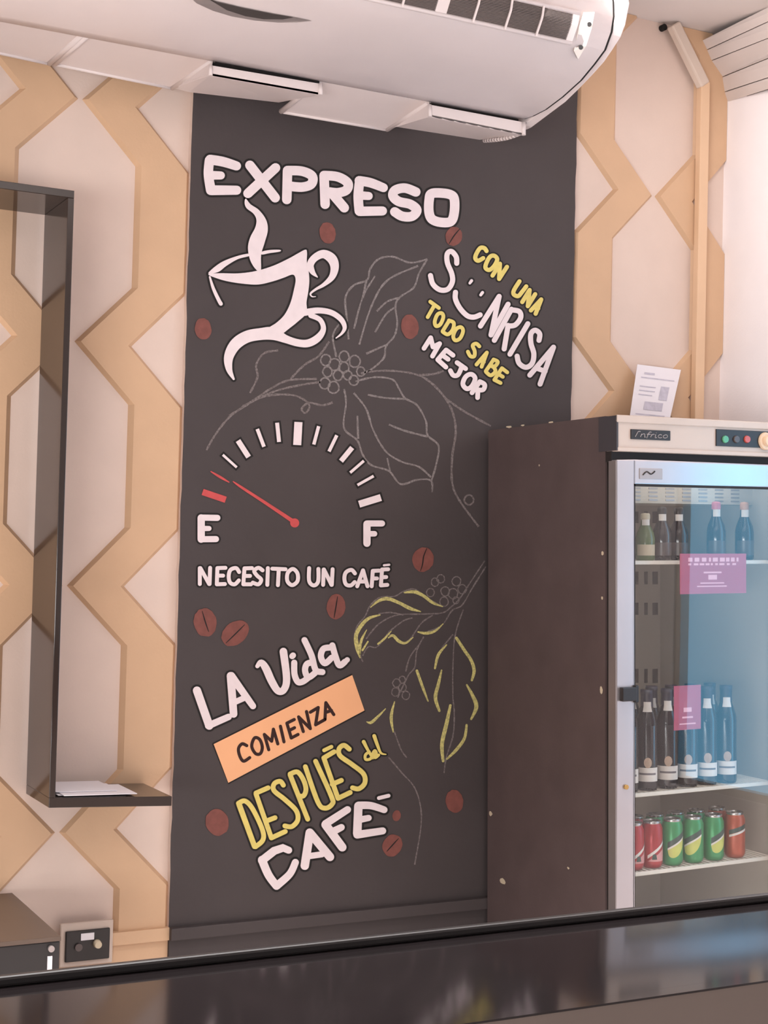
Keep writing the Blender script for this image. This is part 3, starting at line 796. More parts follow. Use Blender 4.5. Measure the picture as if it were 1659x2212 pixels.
# outer silhouette of the cap, 4 cm further right
XC = XE+0.045
cp = [U(px, py, x=XC) for px, py in cap_px]
cpf = [(p.y, p.z) for p in cp]
cpf = cpf+[(cpf[-1][0]+0.02, cpf[-1][1]+0.06), (cpf[-1][0]+0.08, top+0.005), (AY-0.02, top+0.005), (AY+0.005, top-0.03)]
q = MB(); q.slab([(XE+0.007, a, b_) for a, b_ in cpf], (XC-XE-0.007, 0, 0))
q.build('end_cap', M_AC, ac, bevel=0.006)
q = MB(); q.slab([(XE-0.001, a*0.998-0.0008, b_+0.002) for a, b_ in prof_ext], (0.009, 0, 0)); q.build('seam', M_DARKGAP, ac)
def SURF(px, py, off=0.0):
    """hit of a photo ray with the curved casing"""
    d = ray(px, py); best = None
    for i in range(len(prof_ext)-4):
        (y0, z0_), (y1, z1_) = prof_ext[i], prof_ext[i+1]
        ny, nz = -(z1_-z0_), (y1-y0); l = math.hypot(ny, nz); ny /= l; nz /= l
        den = d.y*ny+d.z*nz
        if abs(den) < 1e-9: continue
        t = ((y0-CAM.y)*ny+(z0_-CAM.z)*nz)/den
        p = CAM+d*t
        s_ = ((p.y-y0)*(y1-y0)+(p.z-z0_)*(z1_-z0_))/(l*l)
        if -0.02 <= s_ <= 1.02 and (best is None or t < best[0]):
            sg = -1 if den > 0 else 1
            best = (t, p+Vector((0, ny, nz))*sg*off, i)
    return best[1] if best else None
# profile parameter helpers for grille strips
def arc(a_px, b_px, n):
    return [SURF(a_px[0]+(b_px[0]-a_px[0])*k/n, a_px[1]+(b_px[1]-a_px[1])*k/n) for k in range(n+1)]
ga = arc((1322.0, 46), (1305, 108), 10)
def offs(seq, o_):
    out = []
    for i, p in enumerate(seq):
        a = seq[max(0, i-1)]; b_ = seq[min(len(seq)-1, i+1)]
        t = (b_-a); nrm = Vector((0, t.z, -t.y)).normalized()
        if nrm.dot(CAM-p) < 0: nrm = -nrm
        out.append((p.y+nrm.y*o_, p.z+nrm.z*o_))
    return out
xg1 = SURF(1229, 60).x; xgm1 = SURF(965, 20).x; xgm0 = SURF(940, 15).x
def strip(q, yz, x0, x1):
    for a, b_ in zip(yz, yz[1:]):
        q.face([(x0, a[0], a[1]), (x1, a[0], a[1]), (x1, b_[0], b_[1]), (x0, b_[0], b_[1])])
for (x0, x1) in ((0.35, xgm0), (xgm1, xg1)):
    q = MB(); strip(q, offs(ga, 0.0015), x0, x1)
    gr = q.build('intake_grille', M_ACGR, ac)
    q = MB()
    fr_o = offs(ga, 0.006)
    for k in range(24):
        t = k/23*(len(ga)-1); i = min(len(ga)-2, int(t)); ff = t-i
        y_ = fr_o[i][0]+(fr_o[i+1][0]-fr_o[i][0])*ff; z_ = fr_o[i][1]+(fr_o[i+1][1]-fr_o[i][1])*ff
        q.box(x0, x1, y_-0.001, y_+0.001, z_-0.0008, z_+0.0008)
    q.build('slats', M_ACSL, gr)
    x = x1-0.10
    while x > x0:
        q = MB()
        for a, b_ in zip(fr_o, fr_o[1:]):
            q.hexa([Vector(v) for v in ((x-.003, a[0], a[1]), (x+.003, a[0], a[1]), (x-.003, b_[0], b_[1]), (x+.003, b_[0], b_[1]), (x-.003, a[0]-.003, a[1]-.003), (x+.003, a[0]-.003, a[1]-.003), (x-.003, b_[0]-.003, b_[1]-.003), (x+.003, b_[0]-.003, b_[1]-.003))])
        q.build('rib', M_AC, gr); x -= 0.103
# frame beads round the grille
q = MB()
for seq in (offs(ga[:1]*2, .004), offs(ga[-1:]*2, .004)):
    pass
gtop = offs(ga, 0.005)[0]; gbot = offs(ga, 0.005)[-1]
q.box(0.3, xg1+0.02, gtop[0]-0.006, gtop[0]+0.006, gtop[1]-0.003, gtop[1]+0.012)
q.box(0.3, xg1+0.02, gbot[0]-0.004, gbot[0]+0.012, gbot[1]-0.006, gbot[1]+0.003)
q.box(xgm0, xgm1, gtop[0]-0.002, gbot[0], gbot[1], gtop[1])
q = MB()
yz0 = offs(ga, 0.006)
for (xa, xb) in ((xg1, xg1+0.022), (xgm0, xgm1)):
    strip(q, yz0, xa, xb)
    for X in (xa, xb):
        yb = offs(ga, -0.002)
        for k in range(len(ga)-1):
            q.face([(X, yz0[k][0], yz0[k][1]), (X, yz0[k+1][0], yz0[k+1][1]), (X, yb[k+1][0], yb[k+1][1]), (X, yb[k][0], yb[k][1])])
for (e0, e1) in ((ga[0], -1), (ga[-1], 1)):
    c0 = offs(ga, 0.003)[0 if e1 < 0 else -1]
    q.tube((0.3, c0[0], c0[1]), (xg1+0.022, c0[0], c0[1]), 0.0065, 10)
q.build('grille_frame', M_AC, ac)
# white plate with screws right of the grille
q = MB()
pl_px = [(1260, 27), (1283, 27), (1277, 60), (1265, 98), (1248, 126), (1239, 108), (1246, 78), (1251, 54)]
pts = [SURF(px, py, 0.004) for px, py in pl_px]
q.face(pts); q.face([SURF(px, py, 0.0005) for px, py in pl_px])
a_, b_ = pts, [SURF(px, py, 0.0005) for px, py in pl_px]
for k in range(len(pts)):
    k2 = (k+1) % len(pts); q.face([a_[k], a_[k2], b_[k2], b_[k]])
plate = q.build('cover_plate', M_ACW, ac); plate['label'] = 'bright white plate with two screws'
for (px, py) in ((1271, 53), (1254, 100)):
    p0 = SURF(px, py, 0.0045); nn = (CAM-p0).normalized()
    q = MB(); q.tube(p0-nn*0.003, p0+nn*0.003, 0.0065, 12); q.build('screw', M_BLACKP, plate)
# almond recess on the underside
q = MB()
al = [(405, -12), (455, -2), (520, 14), (590, 28), (640, 37), (674, 44), (640, 47.5), (600, 47.5), (550, 43), (500, 34), (460, 22), (425, 6)]
pts = [SURF(px, py, 0.002) for px, py in al]
for t in tessellate_polygon([[Vector((p[0], p[1], 0)) for p in al]]): q.face([pts[k] for k in t])
rec = q.build('badge_recess', M_SILVER, ac)
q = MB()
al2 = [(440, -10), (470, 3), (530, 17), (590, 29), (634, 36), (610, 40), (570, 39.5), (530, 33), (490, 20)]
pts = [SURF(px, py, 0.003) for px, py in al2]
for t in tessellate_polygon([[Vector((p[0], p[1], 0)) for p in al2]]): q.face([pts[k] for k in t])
q.build('dark_almond', M_ACGR, rec)  # flat dark almond laid over the silver one
# outlet flaps
def plate4(q, c, th=(0, 0, 0.006)):
    th = Vector(th); q.hexa([c[0], c[1], c[3], c[2], c[0]+th, c[1]+th, c[3]+th, c[2]+th])
YT = -0.11
def flapA(x0y0, x1y1, t1, t0):
    q = MB(); e0 = U(*x0y0, y=AY+0.004); e1 = U(*x1y1, y=AY+0.004); f1 = U(*t1, y=YT); f0 = U(*t0, y=YT)
    plate4(q, [e0, e1, f1, f0])
    for (s_, e_) in ((e0, f0), (e1, f1)): q.tube(s_, e_, 0.008, 8)
    q.tube(f0, f1, 0.006, 8)
    q.build('flap', M_AC, ac)
flapA((-160, 4), (184, 69), (106, 137), (-240, 62))
flapA((192, 73), (460, 130), (372, 190), (118, 138))
flapA((690, 176), (926, 221), (836, 280), (607, 241))
def flapB(top0, top1, bot0, bot1, t1, t0, side=None):
    q = MB()
    a = U(*top0, y=AY-0.012); b_ = U(*top1, y=AY-0.012); c_ = U(*bot1, y=AY-0.012); d_ = U(*bot0, y=AY-0.012)
    plate4(q, [a, b_, c_, d_], (0, 0.006, 0))
    f1 = U(*t1, y=YT); f0 = U(*t0, y=YT)
    plate4(q, [d_, c_, f1, f0], (0, 0, 0.006))
    q.tube(b_, c_, 0.007, 8); q.tube(a, d_, 0.006, 8)
    q.build('flap', M_AC, ac)
    if side:
        q = MB(); plate4(q, [U(*side[0], y=AY-0.002), d_, f0, U(*side[1], y=YT)], (0, 0, 0.005)); q.build('flap_cheek', M_AC, ac)
flapB((455, 141), (692, 181), (455, 163), (692, 205), (602, 221.5), (408, 199), ((460, 131), (373, 190)))
flapB((928, 226), (1131, 264), (929, 252), (1131, 292), (1036, 302), (856, 274), ((927, 222), (837, 280)))
q = MB()
c0 = U(460, 134, y=AY-0.004); c1 = U(690, 174, y=AY-0.004); c2 = U(690, 182, y=AY+0.004); c3 = U(460, 142, y=AY+0.004)
q.hexa([c0, c1, c3, c2, c0+Vector((0, .01, 0)), c1+Vector((0, .01, 0)), c3+Vector((0, .01, 0)), c2+Vector((0, .01, 0))])
q.build('outlet_slot', M_DARKGAP, ac); q = MB()
c0 = U(930, 222, y=AY-0.004); c1 = U(1120, 257, y=AY-0.004); c2 = U(1120, 262, y=AY+0.004); c3 = U(930, 229, y=AY+0.004)
q.hexa([c0, c1, c3, c2, c0+Vector((0, .01, 0)), c1+Vector((0, .01, 0)), c3+Vector((0, .01, 0)), c2+Vector((0, .01, 0))])
q.build('outlet_slot', M_DARKGAP, ac)
q = MB()
e0 = U(1090, 284, y=AY+0.03); e1 = U(1042, 304, y=YT)
pts, _ = None, None
cur = catmull([tuple(U(1131, 285, y=AY)), tuple(U(1100, 297, y=AY+0.08)), tuple(U(1070, 302, y=AY+0.16)), tuple(U(1046, 304, y=YT))], 5)
for a, b_ in zip(cur, cur[1:]): q.tube(a, b_, 0.007, 8)
q.build('flap_arm', M_AC, ac)
for X in (0.3, XE-0.25):
    q = MB(); ym = (AY+prof_ext[6][0])/2
    q.tube((X, ym, top-0.02), (X, ym, CEIL), 0.008, 10); q.build('hanger_rod', M_SILVER, ac)

# ------------------------------------------------------------------ cable trunking on the wall at right
t_ = U(1520, 178, y=-0.03); bt = U(1497, 905, y=-0.03)
trk = empty('cable_trunking', (t_.x, 0, 1.2), 'beige cable trunking running up the wall right of the fridge notice', 'trunking')
xa = U(1515, 178, y=-0.045).x; xb = U(1534, 178, y=-0.045).x
q = MB(); q.box(xa, xb, -0.046, -0.0175, 1.0, t_.z); q.build('vertical_run', M_TRUNK, trk, bevel=0.003)
q = MB()
p0 = U(1521, 184, y=-0.04); p1 = U(1456, 52, y=-0.04); p1.z = min(p1.z, CEIL-0.005)
d_ = (p1-p0).normalized(); s_ = Vector((d_.z, 0, -d_.x))*0.027
fr = Vector((0, -0.018, 0))
q.hexa([p0-s_-fr*0.9, p0+s_-fr*0.9, p1-s_-fr*0.9, p1+s_-fr*0.9, p0-s_*0.8+fr*0.7, p0+s_*0.8+fr*0.7, p1-s_*0.8+fr*0.7, p1+s_*0.8+fr*0.7])
q.build('diagonal_run', M_TRUNKW, trk, bevel=0.006)
q = MB(); p2 = U(1436, 55, y=-0.02); q.tube((p2.x, -0.0005, CEIL-0.02), (p2.x, -0.02, CEIL-0.02), 0.012, 12); q.build('cable_hole', M_DARKGAP, trk)

# ------------------------------------------------------------------ wall socket
def ctr(p, q_): return (p+q_)/2
s0 = U(140, 2083, y=-0.05); s1 = U(238, 2004, y=-0.05)
sk = empty('wall_socket', (s0.x, -0.03, s0.z), 'black double wall socket in a pale frame low on the ochre wall', 'socket')
q = MB(); q.box(s0.x-0.015, s1.x+0.012, -0.044, -0.0315, s0.z-0.012, s1.z+0.022); q.build('frame', M_HEAD, sk, bevel=0.004)
q = MB(); q.box(s0.x, s1.x, -0.052, -0.0435, s0.z+0.004, s1.z); q.build('plate', M_BLACKP, sk, bevel=0.003)
q = MB(); a = U(175, 2017, y=-0.0525); b_ = U(203, 2029, y=-0.0525); q.box(a.x, b_.x, -0.054, -0.0515, b_.z, a.z); q.build('sticker', M_PAPER, sk)['label'] = 'white sticker'
a = U(169, 2046, y=-0.0525); q = MB(); q.tube((a.x, -0.051, a.z), (a.x, -0.060, a.z), 0.011, 14); q.build('switch', M_GREYL, sk)
a = U(209, 2038, y=-0.0525); q = MB(); q.tube((a.x, -0.051, a.z), (a.x, -0.072, a.z), 0.013, 16, 0.010); q.build('plug', M_BEIGEL, sk)['label'] = 'pale plug'

# ------------------------------------------------------------------ black metal box on the floor
bx1 = U(25, 1931, y=-0.05).x; bd = U(130, 2022, x=bx1).y
bzt = U(130, 2022, y=bd).z
print('box', bx1, bd, bzt)
bo = empty('metal_cabinet', (bx1-0.25, bd/2, 0), 'low black metal cabinet standing beside the wall socket', 'cabinet')
q = MB(); q.box(bx1-0.5, bx1, bd, -0.05, 0.0, bzt-0.012); q.build('body', M_BOX, bo, bevel=0.003)
q = MB(); q.box(bx1-0.5, bx1+0.002, bd-0.004, -0.05, bzt-0.012, bzt); q.build('lid', M_BOXTOP, bo, bevel=0.002)
a = U(110, 2049, y=bd-0.003); q = MB(); q.tube((a.x, bd+0.002, a.z), (a.x, bd-0.010, a.z), 0.008, 14); q.build('lock', M_SILVER, bo)
a = U(103, 2066, y=bd-0.003); b_ = U(112, 2096, y=bd-0.003)
q = MB(); q.box(a.x, b_.x, bd-0.004, bd+0.001, b_.z-0.01, a.z); q.build('label', M_PAPER, bo)

# ------------------------------------------------------------------ display fridge
TILT = R(-1.4)
fl_top = U(1332, 897, y=FD)
FH = fl_top.z; FWID = 0.74
# local frame: x right from the left side, y = world y, z up from the floor
FX = fl_top.x+math.sin(-TILT)*FH
fm = Matrix.Translation((FX, 0, 0.002)) @ Matrix.Rotation(TILT, 4, 'Y')
fmi = fm.inverted()
print('fridge', FX, FH)
frg = empty('display_fridge', (0, 0, 0), 'tall dark brown drinks fridge with aluminium framed glass door at right', 'fridge')
frg.matrix_world = fm
WORLD[frg.name] = Vector((0, 0, 0))
def FU(px, py, y):
    """photo pixel on a plane y = const, in fridge coordinates"""
    return fmi @ U(px, py, y=y)
by = FD+0.055   # front of the carcass
yb = -0.055
T = 0.045
DZT = FU(1400, 995, FD).z; DZB = 0.14
hz0 = FU(1400, 977, FD).z
q = MB()
q.box(0, T, by, yb, 0.03, FH); q.box(FWID-T, FWID, by, yb, 0.03, FH); q.box(T, FWID-T, yb-0.03, yb, 0.03, FH)
q.box(T, FWID-T, by, yb-0.03, FH-0.16, FH); q.box(T, FWID-T, by, yb-0.03, 0.03, 0.16)
car = q.build('carcass', M_FR, frg)
q = MB(); IL, IR, IB, IT0, IZ = T+0.001, FWID-T-0.001, yb-0.031, FH-0.162, 0.161
q.face([(IL, by, IZ), (IL, IB, IZ), (IL, IB, IT0), (IL, by, IT0)]); q.face([(IR, by, IZ), (IR, IB, IZ), (IR, IB, IT0), (IR, by, IT0)])
q.face([(IL, IB, IZ), (IR, IB, IZ), (IR, IB, IT0), (IL, IB, IT0)]); q.face([(IL, by, IT0), (IR, by, IT0), (IR, IB, IT0), (IL, IB, IT0)])
q.face([(IL, by, IZ), (IR, by, IZ), (IR, IB, IZ), (IL, IB, IZ)])
lin_ = q.build('liner', M_INSIDE, frg)
for (py0, py1) in ((1235, 1262), (1302, 1328), (1445, 1475), (1105, 1130)):
    for (px0, px1) in ((1373, 1379), (1392, 1399), (1410, 1421)):
        a = FU(px0, py0, IB-0.0015); b_ = FU(px1, py1, IB-0.0015)
        if a.x < IL or b_.x > IR: continue
        q = MB(); q.box(a.x, b_.x, IB-0.002, IB-0.0005, b_.z, a.z); q.build('slot', M_GREYL, lin_)
# header
q = MB(); q.box(0.001, FWID-0.001, FD, by-0.0005, hz0, FH-0.004); hd_ = q.build('header_panel', M_HEAD, frg, bevel=0.004)
q = MB(); q.box(-0.003, FWID+0.003, FD-0.006, FD+0.002, FH-0.022, FH); q.build('header_lip', M_HEAD, hd_, bevel=0.003)
q = MB(); q.box(0.001, FWID, FD-0.005, FD+0.001, hz0, hz0+0.012); q.build('header_trim', M_HEAD, hd_, bevel=0.002)
q = MB(); q.box(-0.003, 0.003, FD-0.004, by+0.03, hz0+0.002, FH-0.002); q.build('header_side', M_FRDARK, hd_)
q = MB(); q.box(0.0, FWID, by-0.03, by, DZT-0.005, hz0+0.001); q.build('dark_gap', M_GASKET, frg)
a = FU(1362, 927, FD-0.001); b_ = FU(1447, 952, FD-0.001)
q = MB(); q.box(a.x, b_.x, FD-0.004, FD+0.001, b_.z, a.z); lp = q.build('name_plate', M_BLACKP, hd_, bevel=0.001)
# lettering on the plate: a small outlined script word
W0, H0 = b_.x-a.x, a.z-b_.z
glyph = {'I': ([[(0, 0), (0.15, 0.55), (0.3, 1), (0.5, 1.0)]], 0.5), 'n': ([[(0, 0), (0.12, 0.6)], [(0.1, 0.4), (0.3, 0.6), (0.42, 0.5), (0.38, 0.0), (0.5, 0.05)]], 0.55),
         'f': ([[(0.5, 0.95), (0.35, 1.0), (0.2, 0.6), (0.05, -0.15)], [(0.05, 0.55), (0.42, 0.58)]], 0.42), 'r': ([[(0, 0), (0.12, 0.6)], [(0.1, 0.4), (0.25, 0.6), (0.38, 0.55)]], 0.4),
         'i': ([[(0.1, 0.6), (0.04, 0.0), (0.2, 0.05)], [(0.15, 0.85), (0.17, 0.9)]], 0.28), 'c': ([[(0.42, 0.5), (0.25, 0.62), (0.06, 0.35), (0.1, 0.05), (0.3, 0.0), (0.42, 0.12)]], 0.5),
         'o': ([[(0.3, 0.62), (0.08, 0.42), (0.06, 0.1), (0.25, 0.0), (0.45, 0.2), (0.45, 0.5), (0.3, 0.62)]], 0.55)}
word = 'Infrico'; tot = sum(glyph[ch][1] for ch in word); u_ = W0*0.84/tot; cx_ = a.x+W0*0.10
for ch in word:
    q = MB()
    for st in glyph[ch][0]:
        pts = catmull(st, 5) if len(st) > 2 else st
        for p, p2 in zip(pts, pts[1:]):
            q.tube((cx_+p[0]*u_, FD-0.0045, b_.z+H0*0.24+p[1]*H0*0.55), (cx_+p2[0]*u_, FD-0.0045, b_.z+H0*0.24+p2[1]*H0*0.55), 0.0013, 6)
    q.build('letter', M_SILVER, lp); cx_ += glyph[ch][1]*u_
a = FU(1546, 927, FD-0.001); b_ = FU(1659, 968, FD-0.001)
q = MB(); q.box(a.x, b_.x+0.05, FD-0.004, FD+0.001, b_.z, a.z); cpn = q.build('control_plate', M_BLACKP, hd_, bevel=0.001)
for (px, m_) in ((1566, M_GREENL), (1590, M_GREYL), (1613, M_REDL)):
    p = FU(px, 949, FD-0.004); q = MB(); q.tube((p.x, FD-0.003, p.z), (p.x, FD-0.010, p.z), 0.0125, 16, 0.010); q.build('indicator_lamp', m_, cpn)
p = FU(1653, 953, FD-0.004); q = MB(); q.tube((p.x, FD-0.003, p.z), (p.x, FD-0.012, p.z), 0.028, 24, 0.026); q.tube((p.x, FD-0.012, p.z), (p.x, FD-0.024, p.z), 0.017, 20, 0.015)
q.build('knob', M_KNOB, cpn, bevel=0.001)['label'] = 'round beige knob'
# door
st_in = FU(1370, 1300, FD).x; top_in = FU(1400, 1046, FD).z
DY = FD+0.04
q = MB(); q.box(0.004, FWID-0.004, DY, by-0.0005, DZB+0.01, DZT-0.01); 
gk = MB()
gk.box(0.006, 0.05, DY, by-0.0005, DZB, DZT-0.006); gk.box(FWID-0.05, FWID-0.006, DY, by-0.0005, DZB, DZT-0.006); gk.box(0.006, FWID-0.006, DY, by-0.0005, DZT-0.05, DZT-0.006); gk.box(0.006, FWID-0.006, DY, by-0.0005, DZB, DZB+0.05)
gk.build('door_gasket', M_GASKET, frg)
q = MB()
xin1 = FWID-st_in
q.box(0.0, st_in, FD, DY, DZB, DZT); q.box(xin1, FWID, FD, DY, DZB, DZT)
q.box(st_in, xin1, FD, DY, top_in, DZT); q.box(st_in, xin1, FD, DY, DZB, DZB+0.07)
door = q.build('door', M_ALU, frg, bevel=0.003)
q = MB(); q.box(-0.001, 0.0005, FD+0.004, DY-0.002, DZB+0.003, DZT-0.003); q.build('edge_profile', M_ALUEDGE, door)
q = MB(); g_ = 0.006
q.box(st_in, st_in+g_, FD+0.003, FD+0.03, DZB+0.07, top_in); q.box(xin1-g_, xin1, FD+0.003, FD+0.03, DZB+0.07, top_in); q.box(st_in, xin1, FD+0.003, FD+0.03, top_in-g_, top_in)
q.build('glass_seal', M_GASKET, door)
q = MB(); q.box(st_in, xin1, FD+0.012, FD+0.018, DZB+0.07, top_in); q.build('glass', M_GLASS, door)
a = FU(1381, 1011, FD-0.001); b_ = FU(1431, 1036, FD-0.001)
q = MB(); q.box(a.x, b_.x, FD-0.002, FD+0.001, b_.z, a.z); bg = q.build('badge', M_SILVER, door, bevel=0.0015)
q = MB(); zc = (a.z+b_.z)/2
for p, p2 in zip(catmull([(a.x+.012, FD-.003, zc-.004), (a.x+.026, FD-.003, zc+.006), (a.x+.042, FD-.003, zc-.001), (a.x+.056, FD-.003, zc+.008)], 4), catmull([(a.x+.012, FD-.003, zc-.004), (a.x+.026, FD-.003, zc+.006), (a.x+.042, FD-.003, zc-.001), (a.x+.056, FD-.003, zc+.008)], 4)[1:]): q.tube(p, p2, 0.002, 6)
q.build('swirl', M_BLACKP, bg)
a = FU(1340, 1485, FD-0.004); b_ = FU(1378, 1513, FD-0.004)
q = MB(); q.box(a.x, b_.x-0.012, FD-0.016, FD+0.001, b_.z, a.z); q.box(b_.x-0.014, b_.x, FD-0.010, FD+0.006, b_.z-0.006, a.z+0.004); q.build('latch', M_BLACKP, door, bevel=0.003)
a = FU(1352, 1700, FD-0.001); q = MB(); q.tube((a.x, FD+0.001, a.z), (a.x, FD-0.006, a.z), 0.007, 14); q.build('screw', M_BRASS, door)
# pink notices stuck inside the glass
def notice(c0, c1, txt):
    a = FU(*c0, FD+0.021); b_ = FU(*c1, FD+0.021)
    q = MB(); q.box(a.x, b_.x, FD+0.019, FD+0.0205, b_.z, a.z); o = q.build('notice', M_PINK, door); o['label'] = 'pink notice behind the glass'
    W_, H_ = b_.x-a.x, a.z-b_.z
    q = MB()
    for (u0, u1, v, h) in txt:
        q.box(a.x+W_*u0, a.x+W_*u1, FD+0.0183, FD+0.0188, a.z-H_*(v+h), a.z-H_*v)
    q.build('print', M_PINKTXT, o)
rl = random.Random(5); tx = []
for (v, h) in ((0.1, 0.10), (0.24, 0.05)):
    u = 0.12
    while u < 0.86:
        l = rl.uniform(0.03, 0.08); tx.append((u, min(u+l, .88), v, h)); u += l+rl.uniform(.015, .04)
tx += [(0.35, 0.62, 0.45, 0.04), (0.42, 0.55, 0.53, 0.12), (0.30, 0.66, 0.72, 0.03), (0.25, 0.7, 0.8, 0.03)]
notice((1468, 1196), (1611, 1281), tx)
notice((1455, 1482), (1513, 1574), [(0.35, 0.65, 0.5, 0.1), (0.3, 0.7, 0.7, 0.04), (0.2, 0.8, 0.85, 0.03)])
# paint chips and scuffs on the dark side
rl = random.Random(11)
def chip(px, py, w_, h_):
    d_ = ray(px, py); o0 = fmi @ CAM; d0 = (fmi.to_3x3() @ d_)
    t = (0-o0.x)/d0.x; p = o0+d0*t
    q = MB(); pts = []
    for k in range(8):
        an = 2*math.pi*k/8; r_ = rl.uniform(.7, 1.15)
        pts.append((-0.0006, p.y+math.cos(an)*w_*r_, p.z+math.sin(an)*h_*r_))
    q.face(pts); q.build('paint_chip', M_BEIGEL, car)
chip(1086, 1904, 0.020, 0.010); chip(1100, 922, 0.02, 0.004); chip(1130, 919, 0.012, 0.003); chip(1190, 912, 0.016, 0.003); chip(1299, 1490, 0.007, 0.012); chip(1165, 1005, 0.004, 0.004); chip(1228, 1875, 0.006, 0.004); chip(1302, 1195, 0.008, 0.006); chip(1060, 1757, 0.012, 0.010); chip(1301, 1292, 0.006, 0.006)
for k in range(4):
    X = (0.05, FWID-0.05)[k % 2]; Y = (by+0.05, yb-0.05)[k//2]
    q = MB(); q.tube((X, Y, -0.004 if X > 0.3 else 0.0), (X, Y, 0.035), 0.018, 14); q.build('foot', M_BLACKP, frg)
# inside: fan cover and wire shelves
q = MB(); fz0 = FU(1400, 1087, by+0.15).z
q.box(IL, IR, by+0.15, by+0.42, fz0, IT0); fc = q.build('fan_cover', M_INSIDE, frg)
q = MB()
for k in range(9):
    for j in range(4):
        x0 = IL+0.03+k*0.066; q.box(x0, x0+0.034, by+0.1485, by+0.151, fz0+0.008+j*0.012, fz0+0.013+j*0.012)
q.build('vent_slots', M_SILVER, fc)
SY = by+0.03
def wire_shelf(zs):
    q = MB(); q.box(IL+0.004, IR-0.004, SY, SY+0.010, zs-0.012, zs)
    o = q.build('wire_shelf', M_WIRE, frg, bevel=0.002)
    q = MB(); x = IL+0.012
    while x < IR-0.01:
        q.tube((x, SY+0.008, zs-0.003), (x, IB-0.01, zs-0.003), 0.0022, 6); x += 0.019
    for yy in (SY+0.17, SY+0.34, IB-0.02): q.tube((IL+0.004, yy, zs-0.007), (IR-0.004, yy, zs-0.007), 0.003, 6)
    q.build('wires', M_WIRE, o)
    return zs
Z1 = wire_shelf(FU(1400, 1211, SY).z); Z2 = wire_shelf(FU(1400, 1712, SY).z); Z3 = wire_shelf(FU(1400, 1882, SY).z)
q = MB()
for X in (IR-0.006,): 
    q.box(X, IR, SY+0.02, SY+0.04, IZ+0.03, IT0-0.05)
q.build('shelf_rail', M_SILVER, frg)

fl_ = bpy.data.lights.new('fridge_inner_fill', 'AREA'); fl_.shape = 'RECTANGLE'; fl_.size = 0.5; fl_.size_y = 0.06; fl_.energy = 0.22; fl_.color = (1.0, 0.97, 0.93)  # unseen light added inside to brighten the liner
fo = bpy.data.objects.new('fridge_inner_fill', fl_); COL.objects.link(fo)
fo.matrix_world = fm @ Matrix.Translation((FWID/2, by+0.07, IT0-0.01)) @ Matrix.Rotation(R(20), 4, 'X')
# ------------------------------------------------------------------ drinks
def place(root, x, y, z, rz=0.0):
    root.matrix_world = fm @ Matrix.Translation((x, y, z)) @ Matrix.Rotation(rz, 4, 'Z')
def arcband(q, r, z0_, z1_, a0, a1, n=14):
    q.lathe([(r, z0_), (r, z1_)], n, (0, 0, 0), a0, a1)
def can_proto(mb_, art):
    root = empty('drink_can', (0, 0, 0), 'x', 'can')
    H_, r_ = 0.142, 0.0325
    q = MB(); q.lathe([(0.0, 0.003), (0.021, 0.001), (0.024, 0.0), (0.0295, 0.006), (r_, 0.016), (r_, H_-0.022), (0.0265, H_-0.008)], 28); q.build('body', mb_, root)
    q = MB(); q.lathe([(0.0265, H_-0.008), (0.0270, H_-0.002), (0.0262, H_), (0.0245, H_-0.001), (0.0235, H_-0.005), (0.0, H_-0.005)], 28)
    lid = q.build('lid', M_CANT, root)
    q = MB(); q.box(-0.005, 0.005, -0.011, 0.011, H_-0.005, H_-0.003); q.build('tab', M_CANT, lid)
    front = -math.pi/2-0.35
    def patch(m, fn, off=0.0006):
        q = MB(); n = 18
        for i in range(n):
            t0, t1 = -1+2*i/n, -1+2*(i+1)/n
            def P_(t, hi):
                a, b2 = fn(t); z = b2 if hi else a
                an = front+t*0.9; return ((r_+off)*math.cos(an), (r_+off)*math.sin(an), z)
            q.face([P_(t0, 0), P_(t1, 0), P_(t1, 1), P_(t0, 1)], True)
        q.build('can_art', m, root)
    if art == 'lime':
        patch(M_CAND, lambda t: (0.072+t*0.018, 0.090+t*0.018))
        patch(M_CANW, lambda t: (0.066+t*0.018, 0.072+t*0.018))
        patch(M_CANL, lambda t: (0.066+t*0.018-0.036*math.sqrt(max(0, 1-t*t)), 0.066+t*0.018), 0.0004)
    elif art == 'red':
        patch(M_CANP, lambda t: (0.022, 0.022+0.02*(1+t)))
        patch(M_CANW, lambda t: (0.052+t*0.022, 0.062+t*0.022))
        patch(M_CAND, lambda t: (0.028, 0.044) if -0.5 < t < -0.1 else (0.0283, 0.0284), 0.0009)
    else:
        patch(M_CAND, lambda t: (0.084+t*0.010, 0.098+t*0.010))
        patch(M_CANW, lambda t: (0.076+t*0.010, 0.083+t*0.010))
    return root
CY = SY+0.045
def fx(px, py, y): return FU(px, py, y).x
gcan = can_proto(M_CANG, 'lime'); rcan = can_proto(M_CANR, 'red'); ocan = can_proto(M_CANO, 'band')
used = set()
def put_can(proto, x, y, z, label, group, rz=0.0):
    if proto.name in used: o = copy_tree(proto)
    else: o = proto; used.add(proto.name)
    place(o, x, y, z, rz); o['label'] = label; o['group'] = group
G1 = 'cans in the front row of the bottom shelf'
for px, pr, lab, rz in ((1368, rcan, 'red drink can half hidden by the door frame, leftmost on the bottom shelf', 0.5), (1408, rcan, 'red drink can beside the leftmost green can in the fridge', 0.2),
                    (1452, gcan, 'green lime drink can next to the red can in the fridge', 0.15), (1497, gcan, 'green lime drink can in the middle of the three green ones', -0.35),
                    (1541, gcan, 'green lime drink can beside the orange can in the fridge', 0.35), (1587, ocan, 'orange drink can at the right end of the bottom shelf', 0.0)):
    put_can(pr, fx(px, 1820, CY), CY, Z3, lab, G1, rz)
G2 = 'cans in the rear row of the bottom shelf'
